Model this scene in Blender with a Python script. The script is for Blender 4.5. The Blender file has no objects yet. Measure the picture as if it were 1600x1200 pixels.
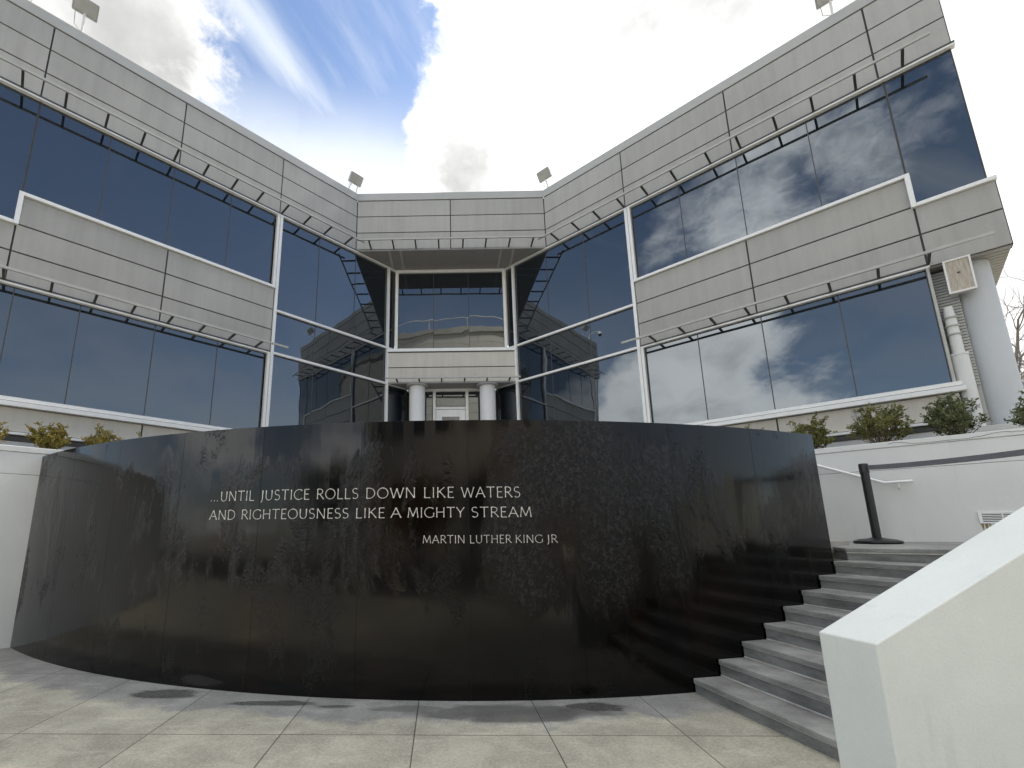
import bpy, bmesh, math, random
from mathutils import Vector, Matrix
R = math.radians
random.seed(7)
scn = bpy.context.scene
COL = scn.collection

# ------------------------------------------------------------------ camera
PITCH, ROLL, FPX, EYE = R(11.43487), R(-0.30305), 708.994, 1.6
cam = bpy.data.cameras.new('camera')
cam.sensor_width = 36.0
cam.lens = 36.0 * FPX / 1600.0
cam.shift_x = (800 - 688.92) / 1600.0          # the photograph is a crop: its centre is not the lens axis
cam.shift_y = (687.90 - 600) / 1600.0
cam.clip_start, cam.clip_end = 0.05, 3000
camo = bpy.data.objects.new('camera', cam)
COL.objects.link(camo)
camo.matrix_world = Matrix.Translation((0, 0, EYE)) @ Matrix.Rotation(R(90) + PITCH, 4, 'X') @ Matrix.Rotation(ROLL, 4, 'Z')
scn.camera = camo

# ------------------------------------------------------------------ light and sky
SUN_AZ, SUN_EL = R(48), R(50)      # azimuth from +Y towards +X
SUN_STRENGTH, SUN_ANGLE = 2.0, R(9)
SKY_STRENGTH = 0.066
EXPOSURE = 1.66
sun = bpy.data.lights.new('sun', 'SUN')
sun.energy, sun.angle, sun.color = SUN_STRENGTH, SUN_ANGLE, (1.0, 0.93, 0.84)
suno = bpy.data.objects.new('sun', sun)
COL.objects.link(suno)
SUN_DIR = Vector((math.sin(SUN_AZ) * math.cos(SUN_EL), math.cos(SUN_AZ) * math.cos(SUN_EL), math.sin(SUN_EL)))
suno.rotation_euler = SUN_DIR.to_track_quat('Z', 'Y').to_euler()
suno.location = SUN_DIR * 60
scn.view_settings.view_transform = 'Standard'
scn.view_settings.look = 'None'
scn.view_settings.exposure = EXPOSURE
scn.view_settings.gamma = 1.0
scn.cycles.max_bounces = 8
scn.cycles.glossy_bounces = 4
scn.cycles.transparent_max_bounces = 4
scn.cycles.use_denoising = True


class NT:
    """small helper round a node tree"""
    def __init__(self, tree):
        self.t = tree
        self.n = tree.nodes
        self.l = tree.links

    def node(self, typ, **kw):
        nd = self.n.new(typ)
        for k, v in kw.items():
            if k.startswith('i_'):
                key = k[2:]
                key = int(key) if key.isdigit() else key.replace('_', ' ')
                self.put(nd.inputs[key], v)
            else:
                setattr(nd, k, v)
        return nd

    def put(self, sock, v):
        if hasattr(v, 'is_output') or isinstance(v, bpy.types.NodeSocket):
            self.l.new(v, sock)
        else:
            sock.default_value = v

    def math(self, op, a, b=None, c=None, clamp=False):
        nd = self.n.new('ShaderNodeMath')
        nd.operation = op
        nd.use_clamp = clamp
        self.put(nd.inputs[0], a)
        if b is not None: self.put(nd.inputs[1], b)
        if c is not None: self.put(nd.inputs[2], c)
        return nd.outputs[0]

    def vmath(self, op, a, b=None):
        nd = self.n.new('ShaderNodeVectorMath')
        nd.operation = op
        self.put(nd.inputs[0], a)
        if b is not None: self.put(nd.inputs[1], b)
        return nd.outputs['Value'] if op in ('DOT_PRODUCT', 'LENGTH', 'DISTANCE') else nd.outputs['Vector']

    def ramp(self, x, lo, hi, a=0.0, b=1.0, smooth=True):
        nd = self.n.new('ShaderNodeMapRange')
        nd.interpolation_type = 'SMOOTHSTEP' if smooth else 'LINEAR'
        self.put(nd.inputs['Value'], x)
        self.put(nd.inputs['From Min'], lo); self.put(nd.inputs['From Max'], hi)
        self.put(nd.inputs['To Min'], a); self.put(nd.inputs['To Max'], b)
        return nd.outputs['Result']

    def noise(self, vec, scale, detail=4.0, rough=0.55, dist=0.0, out='Fac'):
        nd = self.n.new('ShaderNodeTexNoise')
        if vec is not None: self.put(nd.inputs['Vector'], vec)
        nd.inputs['Scale'].default_value = scale
        nd.inputs['Detail'].default_value = detail
        nd.inputs['Roughness'].default_value = rough
        nd.inputs['Distortion'].default_value = dist
        return nd.outputs[out]

    def mapping(self, vec, loc=(0, 0, 0), rot=(0, 0, 0), scale=(1, 1, 1)):
        nd = self.n.new('ShaderNodeMapping')
        self.put(nd.inputs['Vector'], vec)
        nd.inputs['Location'].default_value = loc
        nd.inputs['Rotation'].default_value = rot
        nd.inputs['Scale'].default_value = scale
        return nd.outputs['Vector']

    def mix(self, fac, a, b):
        nd = self.n.new('ShaderNodeMix')
        nd.data_type = 'RGBA'
        self.put(nd.inputs[0], fac)
        self.put(nd.inputs[6], a if not isinstance(a, tuple) else (*a, 1.0)[:4])
        self.put(nd.inputs[7], b if not isinstance(b, tuple) else (*b, 1.0)[:4])
        return nd.outputs[2]


def build_world():
    w = bpy.data.worlds.new('World')
    scn.world = w
    w.use_nodes = True
    T = NT(w.node_tree)
    T.n.clear()
    out = T.node('ShaderNodeOutputWorld')
    bg = T.node('ShaderNodeBackground')
    T.l.new(bg.outputs[0], out.inputs[0])
    sky = T.node('ShaderNodeTexSky')
    sky.sky_type = 'NISHITA'
    sky.sun_disc = False
    sky.sun_elevation = SUN_EL
    sky.sun_rotation = SUN_AZ
    sky.air_density = 1.0
    sky.dust_density = 0.6
    sky.ozone_density = 2.0
    tc = T.node('ShaderNodeTexCoord')
    D = tc.outputs['Generated']

    def blob(c, r0, r1):            # 1 inside angle r0, 0 outside r1 (degrees)
        v = Vector(c).normalized()
        d = T.vmath('DOT_PRODUCT', D, tuple(v))
        return T.ramp(d, math.cos(R(r1)), math.cos(R(r0)))

    # cloud plane projection for shape noise (clouds lie in a layer)
    sep = T.node('ShaderNodeSeparateXYZ'); T.put(sep.inputs[0], D)
    zc = T.math('ADD', T.math('MAXIMUM', sep.outputs['Z'], 0.0), 0.45)
    P = T.vmath('DIVIDE', D, T.node('ShaderNodeCombineXYZ', i_0=zc, i_1=zc, i_2=zc).outputs[0])
    big = T.noise(T.mapping(P, loc=(0.35, 0.9, 0.2)), 3.4, 12, 0.60, 0.15)
    fine = T.noise(T.mapping(P, loc=(3.1, 1.7, 0.4)), 10.0, 8, 0.65, 0.4)
    wisp = T.noise(T.mapping(P, loc=(1.1, 0.3, 2.4)), 26.0, 6, 0.65, 0.6)
    crisp = T.ramp(sep.outputs['Y'], -0.15, 0.3, 0.32, 1.0)        # the clouds behind the viewer are softer masses
    small = T.math('MULTIPLY_ADD', T.math('SUBTRACT', fine, 0.5), 2.2, T.math('MULTIPLY', T.math('SUBTRACT', wisp, 0.5), 0.9))
    cov = T.math('MULTIPLY_ADD', T.math('SUBTRACT', big, 0.5), 2.2, T.math('MULTIPLY_ADD', small, crisp, -0.10))
    plus = [((-0.47, 0.52, 0.715), 2, 14, .75), ((-0.385, 0.59, 0.71), 1, 8, .35), ((-0.30, 0.67, 0.68), 1, 7, .25),
            ((-0.035, 0.672, 0.74), 0.5, 5.5, .55), ((-0.02, 0.70, 0.714), 0.5, 4, .35), ((0.10, 0.66, 0.74), 0, 17, .60), ((0.25, 0.66, 0.71), 8, 24, .55), ((0.50, 0.58, 0.64), 14, 34, .55), ((0.74, 0.52, 0.43), 18, 40, .60), ((0.14, 0.74, 0.65), 2, 9, .40), ((0.03, 0.735, 0.675), 0.5, 3.5, .30),
            ((-0.72, -0.47, 0.47), 2, 10, .40), ((-0.62, -0.57, 0.53), 2, 10, .35), ((-0.80, -0.53, 0.28), 4, 13, .60), ((-0.86, -0.43, 0.26), 3, 10, .40),
            ((0.0, -0.05, 1.0), 18, 42, .55), ((0.80, -0.45, 0.22), 3, 10, .20), ((0.0, -0.98, 0.1), 20, 50, .25)]  # row starts with an unseen overhead cloud, added to light the ground
    minus = [((-0.22, 0.60, 0.77), 4, 15, .75), ((-0.09, 0.58, 0.81), 3, 12, .55), ((-0.20, 0.67, 0.71), 2, 10, .35), ((-0.075, 0.65, 0.755), 0, 9, .25), ((-0.06, 0.73, 0.68), 2, 8, .40), ((0.03, 0.70, 0.71), 1, 4, .25),
             ((0.66, -0.52, 0.54), 20, 38, .65), ((0.80, -0.30, 0.50), 16, 30, .4), ((-0.80, -0.32, 0.52), 6, 17, .40), ((-0.55, -0.66, 0.50), 2, 10, .25), ((-0.65, -0.69, 0.32), 4, 12, .50), ((-0.01, -0.90, 0.44), 12, 24, .85), ((0.245, 0.655, 0.715), 0.3, 2.2, .50), ((0.36, 0.56, 0.745), 0.5, 3.5, .45)]
    for c, a, b, wgt in plus:
        cov = T.math('MULTIPLY_ADD', blob(c, a, b), wgt, cov)
    for c, a, b, wgt in minus:
        cov = T.math('MULTIPLY_ADD', blob(c, a, b), -wgt, cov)
    mask = T.ramp(cov, -0.22, 0.44)
    # thin high cloud: one long soft streak and veils low over the roof
    nA, nB = Vector((-0.295, 0.539, 0.789)).normalized(), Vector((-0.16, 0.715, 0.68)).normalized()
    n1 = nA.cross(nB).normalized()
    al = (nB - nA).normalized()
    da = T.vmath('DOT_PRODUCT', D, tuple(n1)); db = T.vmath('DOT_PRODUCT', D, tuple(al))
    sw = T.noise(T.node('ShaderNodeCombineXYZ', i_0=T.math('MULTIPLY', da, 14.0), i_1=T.math('MULTIPLY', db, 3.0), i_2=0.0).outputs[0], 1.6, 6, 0.55)
    wob = T.math('ADD', da, T.math('MULTIPLY', T.math('SUBTRACT', T.noise(P, 2.0, 3, .5), 0.5), 0.10))
    streak = T.math('MULTIPLY', T.ramp(T.math('ABSOLUTE', wob), 0.055, 0.0), T.ramp(sw, 0.25, 0.65, 0.25, 0.9))
    veiln = T.noise(P, 2.2, 7, 0.55)
    low = T.ramp(sep.outputs['Z'], 0.78, 0.66, 0.0, 1.0)
    front = T.ramp(sep.outputs['Y'], 0.45, 0.7)
    veil = T.math('MULTIPLY', T.math('MULTIPLY', low, front), T.ramp(veiln, 0.30, 0.62, 0.25, 0.85))
    thin = T.math('MAXIMUM', T.math('MULTIPLY', streak, 0.75), veil)
    thin = T.math('MAXIMUM', thin, T.math('MULTIPLY', T.ramp(sw, 0.40, 0.75), 0.22))
    rear = T.math('MULTIPLY', T.ramp(sep.outputs['Y'], 0.1, -0.2), T.ramp(sep.outputs['Z'], 0.56, 0.22, 0.12, 0.62))
    thin = T.math('MAXIMUM', thin, T.math('MULTIPLY', rear, T.ramp(veiln, 0.30, 0.66, 0.2, 1.0)))
    # cloud brightness: thicker parts greyer, brighter towards the sun
    sd = T.vmath('DOT_PRODUCT', D, tuple(SUN_DIR))
    toward = T.ramp(sd, 0.50, 0.99)
    thick = T.math('MULTIPLY', T.ramp(cov, 0.15, 0.80), T.ramp(T.noise(T.mapping(P, loc=(0.25, 0.2, 0)), 4.2, 8, 0.58), 0.36, 0.64))
    lit = T.math('MULTIPLY_ADD', toward, 0.15, T.ramp(sep.outputs['Z'], 0.80, 0.97, 0.345, 0.88))  # overhead cloud made brighter as added light from above
    lit = T.math('ADD', lit, T.ramp(sep.outputs['Y'], -0.1, -0.5, 0.0, 0.62))
    lit = T.math('MULTIPLY', lit, T.math('SUBTRACT', 1.0, T.math('MULTIPLY', thick, 0.33)))
    # grey bellies where the cloud is deepest
    for c, a, b, wgt in [((0.035, 0.735, 0.677), 1.0, 6.5, .34), ((0.25, 0.655, 0.715), .5, 5, .30), ((0.36, 0.55, 0.75), 1, 8, .34), ((-0.44, 0.535, 0.72), 1, 6, .10), ((0.55, 0.60, 0.58), 3, 14, .22)]:
        lit = T.math('MULTIPLY', lit, T.math('SUBTRACT', 1.0, T.math('MULTIPLY', T.math('MULTIPLY', blob(c, a, b), T.ramp(T.noise(T.mapping(P, loc=(2.2, 0.7, 0.1)), 9.0, 6, 0.6), 0.36, 0.58)), wgt)))
    ccol = T.node('ShaderNodeCombineXYZ', i_0=lit, i_1=lit, i_2=T.math('MULTIPLY', lit, 0.99)).outputs[0]
    skyc = T.vmath('MULTIPLY', sky.outputs[0], (SKY_STRENGTH * 1.0, SKY_STRENGTH * 1.02, SKY_STRENGTH * 1.04))
    c1 = T.mix(thin, skyc, (0.36, 0.375, 0.39))
    c2 = T.mix(mask, c1, ccol)
    T.l.new(c2, bg.inputs['Color'])
    bg.inputs['Strength'].default_value = 1.0


build_world()

# ------------------------------------------------------------------ materials
def mat(name, build):
    m = bpy.data.materials.new(name)
    m.use_nodes = True
    T = NT(m.node_tree)
    bsdf = T.n['Principled BSDF']
    build(T, bsdf)
    return m


def obj_co(T):
    return T.node('ShaderNodeTexCoord').outputs['Object']


def plain(name, col, rough=0.5, metal=0.0, var=0.12, scale=6.0, bump=0.0, bscale=60.0, spec=0.5):
    def b(T, s):
        co = obj_co(T)
        n = T.noise(co, scale, 6, 0.6)
        f = T.ramp(n, 0.3, 0.7, 1 - var, 1 + var, smooth=False)
        c = T.node('ShaderNodeCombineXYZ', i_0=T.math('MULTIPLY', f, col[0]), i_1=T.math('MULTIPLY', f, col[1]), i_2=T.math('MULTIPLY', f, col[2])).outputs[0]
        T.l.new(c, s.inputs['Base Color'])
        s.inputs['Roughness'].default_value = rough
        s.inputs['Metallic'].default_value = metal
        s.inputs['Specular IOR Level'].default_value = spec
        if bump:
            bp = T.node('ShaderNodeBump')
            bp.inputs['Strength'].default_value = 0.6
            bp.inputs['Distance'].default_value = bump
            T.l.new(T.noise(co, bscale, 4, 0.6), bp.inputs['Height'])
            T.l.new(bp.outputs[0], s.inputs['Normal'])
    return mat(name, b)


def cladding(name, col):
    def b(T, s):
        co = obj_co(T)
        n1 = T.noise(co, 0.55, 5, 0.6)
        n2 = T.noise(T.mapping(co, scale=(7, 7, 0.5)), 1.0, 5, 0.6)      # rain streaks run down
        n3 = T.noise(co, 45, 3, 0.6)
        isl = T.node('ShaderNodeNewGeometry').outputs['Random Per Island']
        f = T.math('ADD', T.ramp(n1, 0.3, 0.7, 0.93, 1.05), T.ramp(n2, 0.3, 0.75, 0.035, -0.075))
        f = T.math('ADD', f, T.ramp(isl, 0, 1, -0.045, 0.045, smooth=False))
        f = T.math('ADD', f, T.ramp(n3, 0.3, 0.7, -0.03, 0.03))
        c = T.node('ShaderNodeCombineXYZ', i_0=T.math('MULTIPLY', f, col[0]), i_1=T.math('MULTIPLY', f, col[1]), i_2=T.math('MULTIPLY', f, col[2])).outputs[0]
        T.l.new(c, s.inputs['Base Color'])
        s.inputs['Roughness'].default_value = 0.62
        s.inputs['Specular IOR Level'].default_value = 0.35
        bp = T.node('ShaderNodeBump'); bp.inputs['Strength'].default_value = 0.5; bp.inputs['Distance'].default_value = 0.004
        T.l.new(T.noise(co, 2.2, 4, 0.5), bp.inputs['Height'])
        T.l.new(bp.outputs[0], s.inputs['Normal'])
    return mat(name, b)


def glass_mat():
    def b(T, s):
        co = obj_co(T)
        oi = T.node('ShaderNodeObjectInfo')
        off = T.vmath('ADD', co, T.node('ShaderNodeCombineXYZ', i_0=T.math('MULTIPLY', oi.outputs['Random'], 31.0), i_1=0.0, i_2=0.0).outputs[0])
        s.inputs['Base Color'].default_value = (0.004, 0.007, 0.011, 1)
        s.inputs['Roughness'].default_value = 0.015
        s.inputs['IOR'].default_value = 2.2
        s.inputs['Specular Tint'].default_value = (0.88, 0.95, 1.0, 1)
        bp = T.node('ShaderNodeBump'); bp.inputs['Strength'].default_value = 1.0; bp.inputs['Distance'].default_value = 0.0065
        T.l.new(T.noise(off, 0.85, 1.5, 0.4), bp.inputs['Height'])
        T.l.new(bp.outputs[0], s.inputs['Normal'])
    return mat('tinted_glass', b)


def granite_black():
    def b(T, s):
        co = obj_co(T)
        vert = T.mapping(co, scale=(1, 1, 0.45))
        sp = T.node('ShaderNodeSeparateXYZ'); T.put(sp.inputs[0], co)
        wet = T.ramp(T.noise(vert, 0.8, 6, 0.6), 0.40, 0.62)
        # film of running water: a rippled area right of the middle and a few patches elsewhere
        region = T.math('ADD', T.ramp(T.math('ABSOLUTE', T.math('SUBTRACT', sp.outputs['X'], 1.55)), 0.3, 1.5, 0.24, 0.0),
                        T.ramp(T.math('ABSOLUTE', T.math('SUBTRACT', sp.outputs['Z'], 1.75)), 0.6, 1.3, 0.0, -0.26))
        run = T.noise(T.mapping(co, scale=(5, 5, 0.5)), 1.0, 5, 0.62)
        where = T.math('ADD', T.math('ADD', T.noise(vert, 1.7, 7, 0.66, 0.4), region), T.math('MULTIPLY', T.math('SUBTRACT', run, 0.5), 0.16))
        film = T.ramp(where, 0.50, 0.74)
        s1 = T.noise(T.mapping(co, scale=(1, 1, 0.7)), 24, 6, 0.74, 0.6)
        s2 = T.noise(T.mapping(co, scale=(1, 1, 0.8)), 75, 3, 0.65)
        spk = T.math('MULTIPLY_ADD', s1, 0.7, T.math('MULTIPLY', s2, 0.3))
        glint = T.math('MULTIPLY', film, T.ramp(spk, 0.485, 0.575))
        blot = T.noise(T.mapping(co, loc=(4, 2, 1), scale=(1, 1, 0.5)), 1.5, 7, 0.68)
        dark = T.math('MULTIPLY', T.ramp(blot, 0.53, 0.64), T.ramp(T.noise(co, 34, 5, .7), 0.40, 0.56))
        c = T.mix(wet, (0.0008, 0.0007, 0.0006), (0.0024, 0.0017, 0.0012))
        c = T.mix(T.math('MULTIPLY', glint, 0.8), c, (0.030, 0.027, 0.023))  # glints of reflected light on the water film, painted as paler speckle
        rust = T.math('MULTIPLY', T.ramp(T.noise(T.mapping(co, loc=(0.3, 5, 2.2), scale=(1, 1, 0.6)), 0.8, 5, 0.6), 0.52, 0.68), 0.55)
        c = T.mix(rust, c, (0.012, 0.0058, 0.0030))
        T.l.new(c, s.inputs['Base Color'])
        rgh = T.math('ADD', T.ramp(wet, 0, 1, 0.13, 0.05, smooth=False), T.math('ADD', T.math('MULTIPLY', glint, 0.10), T.math('MULTIPLY', dark, 0.45)))
        T.l.new(rgh, s.inputs['Roughness'])
        s.inputs['IOR'].default_value = 1.38
        bp = T.node('ShaderNodeBump'); bp.inputs['Strength'].default_value = 1.0; bp.inputs['Distance'].default_value = 0.014
        h = T.math('ADD', T.math('MULTIPLY', film, spk), T.math('MULTIPLY', T.noise(T.mapping(co, scale=(1, 1, .25)), 12, 3, 0.5), 0.035))
        T.l.new(h, bp.inputs['Height'])
        T.l.new(bp.outputs[0], s.inputs['Normal'])
    return mat('wet_black_granite', b)


WET = [(-2.80, 5.04, .42, .16, 1.0), (-1.62, 4.76, .50, .075, .95), (-0.98, 4.67, .20, .045, .8), (.62, 4.50, .95, .22, .75), (1.42, 4.62, .36, .12, .95), (-.30, 4.60, .45, .09, .5)]


def paving_mat():
    def b(T, s):
        co = obj_co(T)
        sp = T.node('ShaderNodeSeparateXYZ'); T.put(sp.inputs[0], co)
        X, Y = sp.outputs['X'], sp.outputs['Y']
        u = T.math('ADD', X, T.math('MULTIPLY', T.math('SUBTRACT', Y, 4.03), 0.0))
        uu = T.math('DIVIDE', T.math('ADD', u, 0.226 + 1.085 * 40), 1.085)
        vv = T.math('DIVIDE', T.math('ADD', T.math('ADD', Y, T.math('MULTIPLY', X, 0.019)), -4.045 + 1.6 * 40), 1.6)
        fu = T.math('ABSOLUTE', T.math('SUBTRACT', T.math('FRACT', T.math('ADD', uu, 0.5)), 0.5))
        fv = T.math('ABSOLUTE', T.math('SUBTRACT', T.math('FRACT', T.math('ADD', vv, 0.5)), 0.5))
        du = T.math('MULTIPLY', fu, 1.085); dv = T.math('MULTIPLY', fv, 1.6)
        dj = T.math('MINIMUM', du, dv)
        joint = T.ramp(dj, 0.0035, 0.0065, 1.0, 0.0)
        jlight = T.math('MULTIPLY', T.ramp(dj, 0.006, 0.012, 1.0, 0.0), T.ramp(T.noise(co, 1.3, 3, .5), 0.4, 0.6))
        cell = T.node('ShaderNodeTexWhiteNoise')
        T.put(cell.inputs['Vector'], T.node('ShaderNodeCombineXYZ', i_0=T.math('FLOOR', uu), i_1=T.math('FLOOR', vv), i_2=0.0).outputs[0])
        grain = T.noise(co, 160, 4, 0.75)
        grain2 = T.noise(co, 40, 5, 0.7)
        mott = T.noise(co, 2.1, 10, 0.72, 0.3)
        streak = T.noise(T.mapping(co, rot=(0, 0, R(-12)), scale=(0.9, 3.2, 1)), 1.4, 8, 0.68)
        v = T.math('ADD', T.ramp(mott, 0.36, 0.66, 0.80, 1.12), T.ramp(grain, 0.35, 0.65, -0.20, 0.20))
        v = T.math('ADD', v, T.ramp(grain2, 0.33, 0.67, -0.14, 0.14))
        v = T.math('ADD', v, T.ramp(streak, 0.54, 0.66, 0.0, 0.24))
        v = T.math('ADD', v, T.ramp(cell.outputs['Value'], 0, 1, -0.06, 0.06, smooth=False))
        # dried water marks, and the granite wall's shade painted darker along its foot
        r = T.math('SQRT', T.math('ADD', T.math('POWER', T.math('ADD', X, -0.41453), 2.0), T.math('POWER', T.math('SUBTRACT', Y, 15.8624), 2.0)))
        away = T.math('SUBTRACT', r, 11.07)
        wob = T.math('ADD', away, T.math('MULTIPLY', T.math('SUBTRACT', T.noise(co, 1.6, 6, 0.6), 0.5), 0.9))
        wall_shade = T.ramp(wob, 0.42, 0.60, 1.0, 0.0)
        edge = T.math('MULTIPLY', T.ramp(wob, 0.44, 0.60, 0.0, 1.0), T.ramp(wob, 0.60, 0.80, 1.0, 0.0))
        v = T.math('MULTIPLY', v, T.math('SUBTRACT', 1.0, T.math('MULTIPLY', wall_shade, 0.10)))
        v = T.math('ADD', v, T.math('MULTIPLY', edge, 0.08))
        edge_n = T.math('MULTIPLY', T.math('SUBTRACT', T.noise(T.mapping(co, scale=(1, 2.2, 1)), 2.6, 7, 0.66), 0.5), 2.6)
        wetp = None
        for (ex, ey, rx, ry, k_) in WET:                # puddle marks left by the overflowing wall
            q = T.math('ADD', T.math('POWER', T.math('DIVIDE', T.math('SUBTRACT', X, ex), rx), 2.0), T.math('POWER', T.math('ABSOLUTE', T.math('DIVIDE', T.math('SUBTRACT', Y, ey), ry)), 2.0))
            w_ = T.math('MULTIPLY', T.ramp(T.math('ADD', q, edge_n), 1.10, 0.45), k_)
            wetp = w_ if wetp is None else T.math('MAXIMUM', wetp, w_)
        v = T.math('MULTIPLY', v, T.math('SUBTRACT', 1.0, T.math('MULTIPLY', wetp, 0.62)))
        v = T.math('MULTIPLY', v, T.math('SUBTRACT', 1.0, T.math('MULTIPLY', joint, 0.75)))
        v = T.math('ADD', v, T.math('MULTIPLY', jlight, T.math('SUBTRACT', 0.25, T.math('MULTIPLY', joint, 0.25))))
        c = T.mix(wall_shade, (0.372, 0.350, 0.276), (0.300, 0.293, 0.270))  # cooler in the painted shade, warmer where the sun's tone is painted in
        c = T.vmath('MULTIPLY', c, T.node('ShaderNodeCombineXYZ', i_0=v, i_1=v, i_2=v).outputs[0])
        T.l.new(c, s.inputs['Base Color'])
        T.l.new(T.math('SUBTRACT', 0.72, T.math('MULTIPLY', wetp, 0.5)), s.inputs['Roughness'])
        bp = T.node('ShaderNodeBump'); bp.inputs['Strength'].default_value = 0.6; bp.inputs['Distance'].default_value = 0.004
        T.l.new(T.math('SUBTRACT', T.math('MULTIPLY', grain, 0.4), joint), bp.inputs['Height'])
        T.l.new(bp.outputs[0], s.inputs['Normal'])
    return mat('granite_paving', b)


def step_mat(name, col):
    def b(T, s):
        co = obj_co(T)
        g = T.noise(co, 120, 4, 0.7)
        m = T.noise(T.mapping(co, scale=(1.2, 1.2, 4)), 1.7, 8, 0.68)
        sp = T.node('ShaderNodeSeparateXYZ'); T.put(sp.inputs[0], T.node('ShaderNodeNewGeometry').outputs['Normal'])
        v = T.math('ADD', T.ramp(m, 0.32, 0.70, 0.60, 1.30), T.ramp(g, 0.3, 0.7, -0.14, 0.14))
        c = T.vmath('MULTIPLY', col, T.node('ShaderNodeCombineXYZ', i_0=v, i_1=v, i_2=v).outputs[0])
        T.l.new(c, s.inputs['Base Color'])
        s.inputs['Roughness'].default_value = 0.65
        bp = T.node('ShaderNodeBump'); bp.inputs['Strength'].default_value = 0.5; bp.inputs['Distance'].default_value = 0.003
        T.l.new(g, bp.inputs['Height']); T.l.new(bp.outputs[0], s.inputs['Normal'])
    return mat(name, b)


def stucco(name, col, soft=0.05):
    def b(T, s):
        co = obj_co(T)
        n1 = T.noise(co, 0.8, 6, 0.6)
        n2 = T.noise(T.mapping(co, scale=(5, 5, 0.7)), 1.2, 6, 0.65)
        n3 = T.noise(co, 70, 4, 0.65)
        f = T.math('ADD', T.ramp(n1, 0.3, 0.7, 1 - soft, 1 + soft * .6), T.ramp(n2, 0.55, 0.8, 0.0, -soft * 1.6))
        f = T.math('ADD', f, T.ramp(n3, 0.3, 0.7, -0.02, 0.02))
        c = T.node('ShaderNodeCombineXYZ', i_0=T.math('MULTIPLY', f, col[0]), i_1=T.math('MULTIPLY', f, col[1]), i_2=T.math('MULTIPLY', f, col[2])).outputs[0]
        T.l.new(c, s.inputs['Base Color'])
        s.inputs['Roughness'].default_value = 0.7
        bp = T.node('ShaderNodeBump'); bp.inputs['Strength'].default_value = 0.5; bp.inputs['Distance'].default_value = 0.0035
        T.l.new(T.math('ADD', n3, T.math('MULTIPLY', T.noise(co, 3, 3, .5), 1.5)), bp.inputs['Height'])
        T.l.new(bp.outputs[0], s.inputs['Normal'])
    return mat(name, b)


def leaf_mat(name, c0, c1, c2):
    def b(T, s):
        co = obj_co(T)
        n = T.noise(co, 5, 3, 0.6)
        n2 = T.noise(co, 55, 2, 0.6)
        c = T.mix(T.ramp(n, 0.35, 0.65), c0, c1)
        c = T.mix(T.ramp(n2, 0.52, 0.68), c, c2)
        T.l.new(c, s.inputs['Base Color'])
        s.inputs['Roughness'].default_value = 0.5
        s.inputs['Specular IOR Level'].default_value = 0.3
    return mat(name, b)


def ashlar_mat():
    def b(T, s):
        co = T.node('ShaderNodeTexCoord').outputs['UV']
        br = T.node('ShaderNodeTexBrick')
        T.put(br.inputs['Vector'], co)
        br.inputs['Color1'].default_value = (0.80, 0.75, 0.66, 1)  # stone lightened so its colour carries the full sun it stands in
        br.inputs['Color2'].default_value = (0.74, 0.69, 0.60, 1)
        br.inputs['Mortar'].default_value = (0.42, 0.38, 0.32, 1)
        br.inputs['Scale'].default_value = 1.0
        br.inputs['Mortar Size'].default_value = 0.022
        br.inputs['Brick Width'].default_value = 9.0
        br.inputs['Row Height'].default_value = 0.75
        T.l.new(br.outputs['Color'], s.inputs['Base Color'])
        s.inputs['Roughness'].default_value = 0.8
    return mat('sunlit_pale_ashlar', b)


def brushed_mat():
    def b(T, s):
        co = obj_co(T)
        n = T.noise(T.mapping(co, scale=(60, 60, 2.5)), 1.0, 4, 0.6)
        c = T.mix(T.ramp(n, 0.3, 0.7), (0.36, 0.31, 0.25), (0.54, 0.48, 0.40))
        T.l.new(c, s.inputs['Base Color'])
        s.inputs['Roughness'].default_value = 0.5
    return mat('streaked_lamp_lens', b)


M_CLAD = cladding('grey_cladding', (0.385, 0.376, 0.350))
M_CLAD_LIT = cladding('bounce_lit_cladding', (0.56, 0.53, 0.465))  # brighter, warmer copy of the cladding: bounce light painted into its colour
M_JOINT = plain('dark_joint', (0.05, 0.05, 0.05), 0.8)
M_GLASS = glass_mat()
M_WHITE = plain('white_metal', (0.80, 0.80, 0.78), 0.35, var=0.04)
M_COPING = plain('grey_coping_metal', (0.41, 0.41, 0.39), 0.6, var=0.05, scale=1.5)
M_GREY_METAL = plain('grey_painted_metal', (0.42, 0.415, 0.385), 0.45, var=0.10)
M_DARK_METAL = plain('dark_bronze_metal', (0.055, 0.052, 0.048), 0.45, var=0.15)
M_SOFFIT = plain('grey_soffit_board', (0.27, 0.265, 0.25), 0.6, var=0.06, scale=3)
M_COLUMN = stucco('painted_column', (0.72, 0.72, 0.715), 0.04)
M_CORNER = stucco('grey_painted_column', (0.50, 0.52, 0.53), 0.06)
M_STUCCO = stucco('white_stucco', (0.66, 0.665, 0.64), 0.05)
M_CHEEK = stucco('cream_stucco', (0.69, 0.71, 0.665), 0.075)
M_GRANITE = granite_black()
M_PAVE = paving_mat()
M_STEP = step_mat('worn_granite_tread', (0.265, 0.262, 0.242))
M_RISER = step_mat('worn_shaded_granite_riser', (0.195, 0.197, 0.185))  # tread granite again, darkened to put the risers' shade into the colour
M_TREAD = plain('step_joint', (0.52, 0.51, 0.47), 0.8, var=0.25, scale=9)
M_GILT = plain('pale_letter_inlay', (0.56, 0.54, 0.49), 0.5, var=0.25, scale=25)
M_TERRACE = plain('terrace_granite', (0.36, 0.34, 0.30), 0.7, var=0.15, scale=2)
M_SOIL = plain('planting_soil', (0.06, 0.045, 0.032), 0.95, var=0.3, scale=20, bump=0.02)
M_LAMP = plain('lamp_housing_grey', (0.33, 0.34, 0.325), 0.45, var=0.2, scale=12)
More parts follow.
